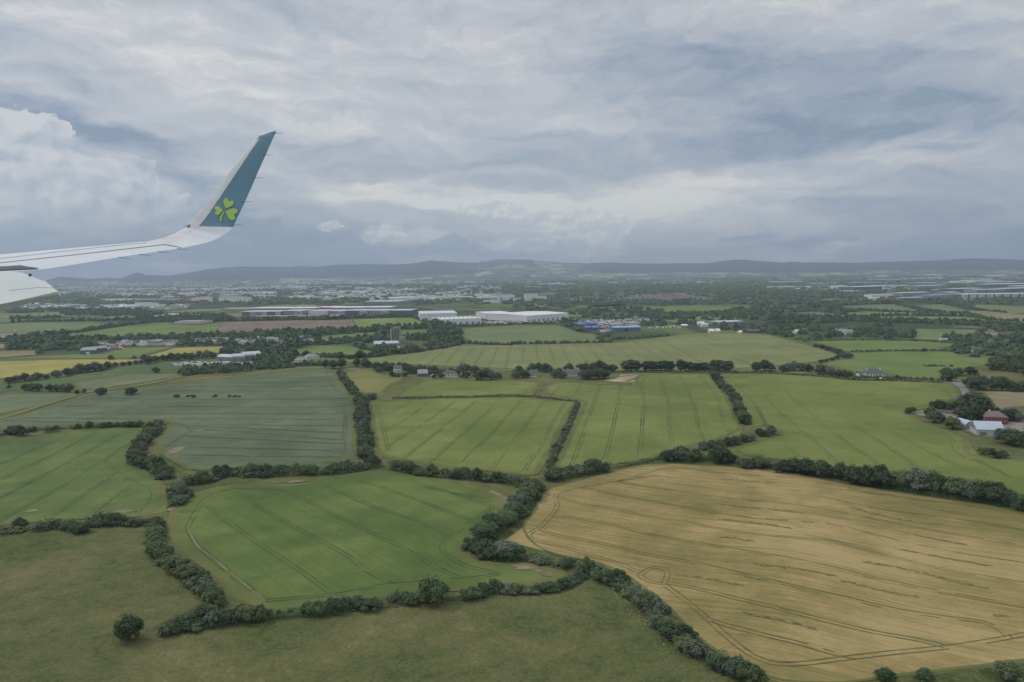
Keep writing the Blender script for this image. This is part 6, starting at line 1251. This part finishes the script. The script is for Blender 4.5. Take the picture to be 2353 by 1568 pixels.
for i, (le, te) in enumerate(DS):
    sp_ = (DS[min(i + 1, len(DS) - 1)][0] - DS[max(i - 1, 0)][0]) + (DS[min(i + 1, len(DS) - 1)][1] - DS[max(i - 1, 0)][1])
    ch = te - le; n_ = ch.cross(sp_); n_.normalize()
    mid = (le + te) / 2
    if n_.dot(O3 - mid) < 0: n_ = -n_
    up.append([tuple(le + ch * c + n_ * ch.length * .030 * naca(c)) for c in chs]); lo.append([tuple(le + ch * c - n_ * ch.length * .052 * naca(c)) for c in chs])
up = np.array(up); lo = np.array(lo); NS = len(DS)
def to_px(p):
    d = Vector(p) - O3; z = d.dot(_f); return (CX + d.dot(_r) / z * FPX) / SC, (CY - d.dot(_u) / z * FPX) / SC
PAINT = mat("aircraft_white_paint", (.50, .53, .57), .62, var=.05, vscale=.6, spec=.45); PGREY = mat("aircraft_grey_paint", (.45, .48, .51), .4, var=.05, vscale=.5, spec=.4)
SLATM = mat("bare_metal_edge", (.48, .49, .52), .6, .0, .05, 1.0); TEAL = mat("teal_blue_livery", (.068, .170, .240), .32, var=.04, vscale=.6, spec=.5); LIME = mat("lime_emblem", (.30, .46, .085), .4, spec=.4); SEAM = mat("dark_panel_gap", (.06, .065, .075), .7); COVE_SHADE = mat("painted_cove_shade", (.09, .09, .10), .8); FLAPM = mat("flap_paint", (.50, .54, .525), .5, var=.05, vscale=.5, spec=.35)
edge_ = [(558.7, 636.7), (576, 617.6), (604.6, 575.5), (650.5, 508.6), (700, 434), (728, 393)]
def le_side(px, py):    # left of the livery's leading border
    if py > 636.7: x = 558.7 - (py - 636.7) * 1.35
    else:
        x = interp(-py, [(-y, x) for x, y in edge_])
    return px < x
BEND = n_main + 0
root = empty('aircraft_wing', tuple(up[0][NCH // 2]))
tag(root, "white airliner wing with a teal upturned tip carrying a lime shamrock", "aircraft wing")
bpy.context.view_layer.update()
Minv = Matrix.Translation(-Vector(root.location))
def loc(V): return np.asarray(V, float).reshape(-1, 3) - np.array(tuple(root.location))
iW = n_main - 2       # first dense index of the blended part
def loft(i0, i1, name, mats, classify):
    s = Soup(); A = up[i0:i1 + 1]; B = lo[i0:i1 + 1]; n_s = i1 - i0 + 1; nc = NCH + 1
    V = np.concatenate([A.reshape(-1, 3), B.reshape(-1, 3)]); V = loc(V)
    fs = {}
    for i in range(n_s - 1):
        for j in range(NCH):
            c = (A[i][j] + A[i][j + 1] + A[i + 1][j] + A[i + 1][j + 1]) / 4; m_ = classify(*to_px(c), j)
            fs.setdefault(m_, []).append((i * nc + j, i * nc + j + 1, (i + 1) * nc + j + 1, (i + 1) * nc + j))
            b = n_s * nc; fs.setdefault(0, []).append((b + i * nc + j, b + (i + 1) * nc + j, b + (i + 1) * nc + j + 1, b + i * nc + j + 1))
    s.add(V, np.zeros((0, 4), int))
    for m_, f in fs.items(): s.f.append((np.array(f), m_))
    o_ = link(name, s.mesh(name, True), mats, root); return o_
wing_o = loft(0, iW, 'wing_panel', [PAINT, SLATM, PGREY], lambda x, y, j: 1 if j < 7 else 0)
def cls(x, y, j):
    if y < 392.3 and x > 719: return 1
    if le_side(x, y): return 3 if y < 561 + (x - 591) * .8 else 2
    if y < 636.7 + (x - 558.7) * .028: return 1
    return 0
tip_o = loft(iW, NS - 1, 'winglet', [PAINT, TEAL, SLATM, mat("pale_leading_edge", (.50, .55, .55), .35, var=.04, vscale=.7)], cls)
allV = np.concatenate([up.reshape(-1, 3)]); nc = NCH + 1
polys = [(i * nc + j, i * nc + j + 1, (i + 1) * nc + j + 1, (i + 1) * nc + j) for i in range(NS - 1) for j in range(NCH)]
bvh = BVHTree.FromPolygons([Vector(v) for v in allV], polys)
def onwing(x, y, off=.012):
    d = wray(x, y).normalized(); h, n_, i_, t = bvh.ray_cast(O3, d)
    if h is None: return None
    if n_.dot(d) > 0: n_ = -n_
    return h + n_ * off
def decal(name, polys_px, m_, parent, off=.012, sub_=1):
    s = Soup()
    for pl in polys_px:
        bm = bmesh.new(); f = bm.faces.new([bm.verts.new((x, y, 0)) for x, y in pl]); bmesh.ops.triangulate(bm, faces=bm.faces[:])
        bm.verts.index_update(); V = []
        ok = True
        for v in bm.verts:
            h = onwing(v.co.x, v.co.y, off)
            if h is None: ok = False; break
            V.append(tuple(h))
        if ok: s.add(loc(V), [tuple(v.index for v in f_.verts) for f_ in bm.faces])
        bm.free()
    if s.n: return link(name, s.mesh(name), m_, parent)
def line_decal(name, pts, w_, m_, parent=None, off=.01):
    pl = []
    for (x0, y0), (x1, y1) in zip(pts[:-1], pts[1:]):
        k = max(1, int(math.hypot(x1 - x0, y1 - y0) / 12))
        for j in range(k):
            a = (x0 + (x1 - x0) * j / k, y0 + (y1 - y0) * j / k); b = (x0 + (x1 - x0) * (j + 1) / k, y0 + (y1 - y0) * (j + 1) / k)
            L_ = math.hypot(b[0] - a[0], b[1] - a[1]); nx, ny = -(b[1] - a[1]) / L_ * w_ / 2, (b[0] - a[0]) / L_ * w_ / 2
            pl.append([(a[0] - nx, a[1] - ny), (b[0] - nx, b[1] - ny), (b[0] + nx, b[1] + ny), (a[0] + nx, a[1] + ny)])
    return decal(name, pl, m_, parent or root, off)
def z1(*p): return [(x / 2.6133, 300 + y / 2.6133) for x, y in p]
line_decal('hinge_line', z1((-200, 1172), (68, 1143), (500, 1097), (800, 1063), (1000, 1040), (1210, 1016), (1270, 1026), (1335, 1039)), 1.0, SEAM, wing_o)
line_decal('slat_gap', z1((-200, 1132), (68, 1112), (400, 1072), (700, 1040), (1000, 1008), (1080, 1004)), .6, SEAM, wing_o)
line_decal('panel_gap', z1((1190, 975), (1300, 955), (1400, 915), (1475, 870)), .6, PGREY, tip_o)
line_decal('panel_gap', z1((1545, 685), (1583, 716)), .8, PGREY, tip_o, .014); line_decal('panel_gap', z1((1462, 803), (1500, 830)), .7, PGREY, tip_o, .014)
decal('navigation_light', [z1((1372, 888), (1390, 872), (1403, 869), (1398, 880), (1382, 889))], SEAM, tip_o, .02)
# the emblem: three heart-shaped leaves and a curved stem
def heart(cx, cy, r, ang, w_=1.0):
    P_ = []
    for k in range(40):
        t = 2 * math.pi * k / 40; x = 16 * math.copysign(abs(math.sin(t)) ** 2.1, math.sin(t)) / 17 * w_; y = -(13 * math.cos(t) - 5 * math.cos(2 * t) - 2 * math.cos(3 * t) - math.cos(4 * t)) / 17
        c, s_ = math.cos(ang), math.sin(ang); P_.append((cx + (x * c - y * s_) * r, cy + (x * s_ + y * c) * r))
    return P_
em = [z1(*heart(1679, 712, 43, .42, .95)), z1(*heart(1606, 766, 36, -1.62, .98)), z1(*heart(1706, 789, 50, 1.92, .95))]
stem = z1((1640, 778), (1655, 772), (1645, 790), (1634, 815), (1630, 845), (1618, 846), (1620, 812))
decal('shamrock_emblem', em + [stem], LIME, tip_o, .015)
line_decal('livery_border', z1((1462, 880), (1505, 832), (1580, 722), (1700, 547), (1820, 365), (1900, 246)), .7, mat("pale_lime_line", (.42, .50, .36), .4), tip_o, .013)
# cove shade painted on the wing as a dark strip, and flap
decal('flap_cove_shade', [z1((-120, 1186), (68, 1178), (150, 1172), (200, 1182), (280, 1192), (282, 1196), (200, 1200), (68, 1206), (-120, 1214))], COVE_SHADE, wing_o, .02)
def slab(name, px, dep, thick, m_, parent, back=None):
    F_ = [P3(x, y, d) for (x, y), d in zip(px, dep)]; n_ = (F_[1] - F_[0]).cross(F_[2] - F_[0]).normalized()
    if n_.dot(O3 - F_[0]) < 0: n_ = -n_
    B_ = [p - n_ * thick for p in F_]; bm = bmesh.new(); a = [bm.verts.new(tuple(Vector(p) - Vector(root.location))) for p in F_]; b = [bm.verts.new(tuple(Vector(p) - Vector(root.location))) for p in B_]
    bm.faces.new(a); bm.faces.new(b[::-1]); k = len(a)
    for i in range(k): bm.faces.new((a[i], b[i], b[(i + 1) % k], a[(i + 1) % k]))
    bmesh.ops.bevel(bm, geom=[e for e in bm.edges if all(v in a for v in e.verts) or all(v in b for v in e.verts)], offset=thick * .25, segments=2, affect='EDGES')
    bmesh.ops.recalc_face_normals(bm, faces=bm.faces[:]); me = bpy.data.meshes.new(name); bm.to_mesh(me); bm.free()
    return link(name, me, m_, parent)
fl = z1((-560, 1212), (68, 1214), (160, 1217), (290, 1275), (340, 1282), (440, 1363), (68, 1440), (-560, 1560))
# depths on one plane through three corners
pa, pb, pc_ = P3(*fl[0], 13.6), P3(*fl[2], 16.4), P3(*fl[5], 15.9); nn_ = (pb - pa).cross(pc_ - pa).normalized()
def on_plane(x, y): d = wray(x, y); return (pa - O3).dot(nn_) / d.dot(nn_)
fo = slab('flap', fl, [on_plane(*q) for q in fl], .12, FLAPM, root)
def bar(name, p, q, r0, r1, m_, parent, n_=6):
    s = Soup(); ax = (q - p).normalized(); a = ax.orthogonal().normalized(); b = ax.cross(a); T_ = [2 * math.pi * i / n_ for i in range(n_)]
    V = [p + (a * math.cos(t) + b * math.sin(t)) * r0 for t in T_] + [q + (a * math.cos(t) + b * math.sin(t)) * r1 for t in T_] + [q + ax * r1]
    s.add(loc([tuple(v) for v in V]), [(i, (i + 1) % n_, n_ + (i + 1) % n_, n_ + i) for i in range(n_)]); s.add(loc([tuple(v) for v in V]), [(n_ + i, n_ + (i + 1) % n_, 2 * n_) for i in range(n_)])
    return link(name, s.mesh(name), m_, parent)
sq = [(68, 1352), (180, 1340), (300, 1328), (400, 1334)]
fq = [z1(q)[0] for q in sq]
f3_ = [P3(x, y, on_plane(x, y) - .01) for x, y in fq]
for a_, b_ in zip(f3_[:-1], f3_[1:]): bar('flap_seam', a_, b_, .006, .006, PGREY, fo)
bar('flap_bracket', P3(*z1((216, 1240))[0], 16.2), P3(*z1((230, 1236))[0], 16.2), .035, .02, SEAM, fo)
for (a_, b_, d0) in [((2000, 199), (2078, 195), 20.7), ((1930, 358), (2008, 354), 20.62), ((1858, 527), (1936, 522), 20.5), ((1780, 703), (1858, 698), 20.4), ((1703, 873), (1780, 868), 20.25)]:
    bar('static_discharger', P3(*z1(a_)[0], d0), P3(*z1(b_)[0], d0 - .2), .008, .003, SEAM, root)
for (a_, b_, d0) in [((1300, 1045), (1383, 1053), 19.75), ((1165, 1067), (1250, 1074), 19.4), ((1025, 1087), (1110, 1096), 19.0), ((870, 1108), (960, 1119), 18.55)]:
    bar('static_discharger', P3(*z1(a_)[0], d0), P3(*z1(b_)[0], d0 - .3), .008, .003, SEAM, root)

# ------------------------------------------------------------------ haze: a closed box of even air round the whole scene
s = Soup(); s.box(-24000, 24000, -3000, 20500, -33, 700)
me = s.mesh("haze"); hm = bpy.data.materials.new("haze_air"); hm.use_nodes = True; ht = hm.node_tree; ht.nodes.clear()
pv = ht.nodes.new('ShaderNodeVolumePrincipled'); ho = ht.nodes.new('ShaderNodeOutputMaterial'); ht.links.new(pv.outputs[0], ho.inputs['Volume'])
pv.inputs['Color'].default_value = (0.63, 0.79, 1.0, 1); pv.inputs['Density'].default_value = HAZE; pv.inputs['Anisotropy'].default_value = 0.35
o = link("haze", me, hm); tag(o, "thin blue grey haze over the whole plain", "haze", None, 'stuff')
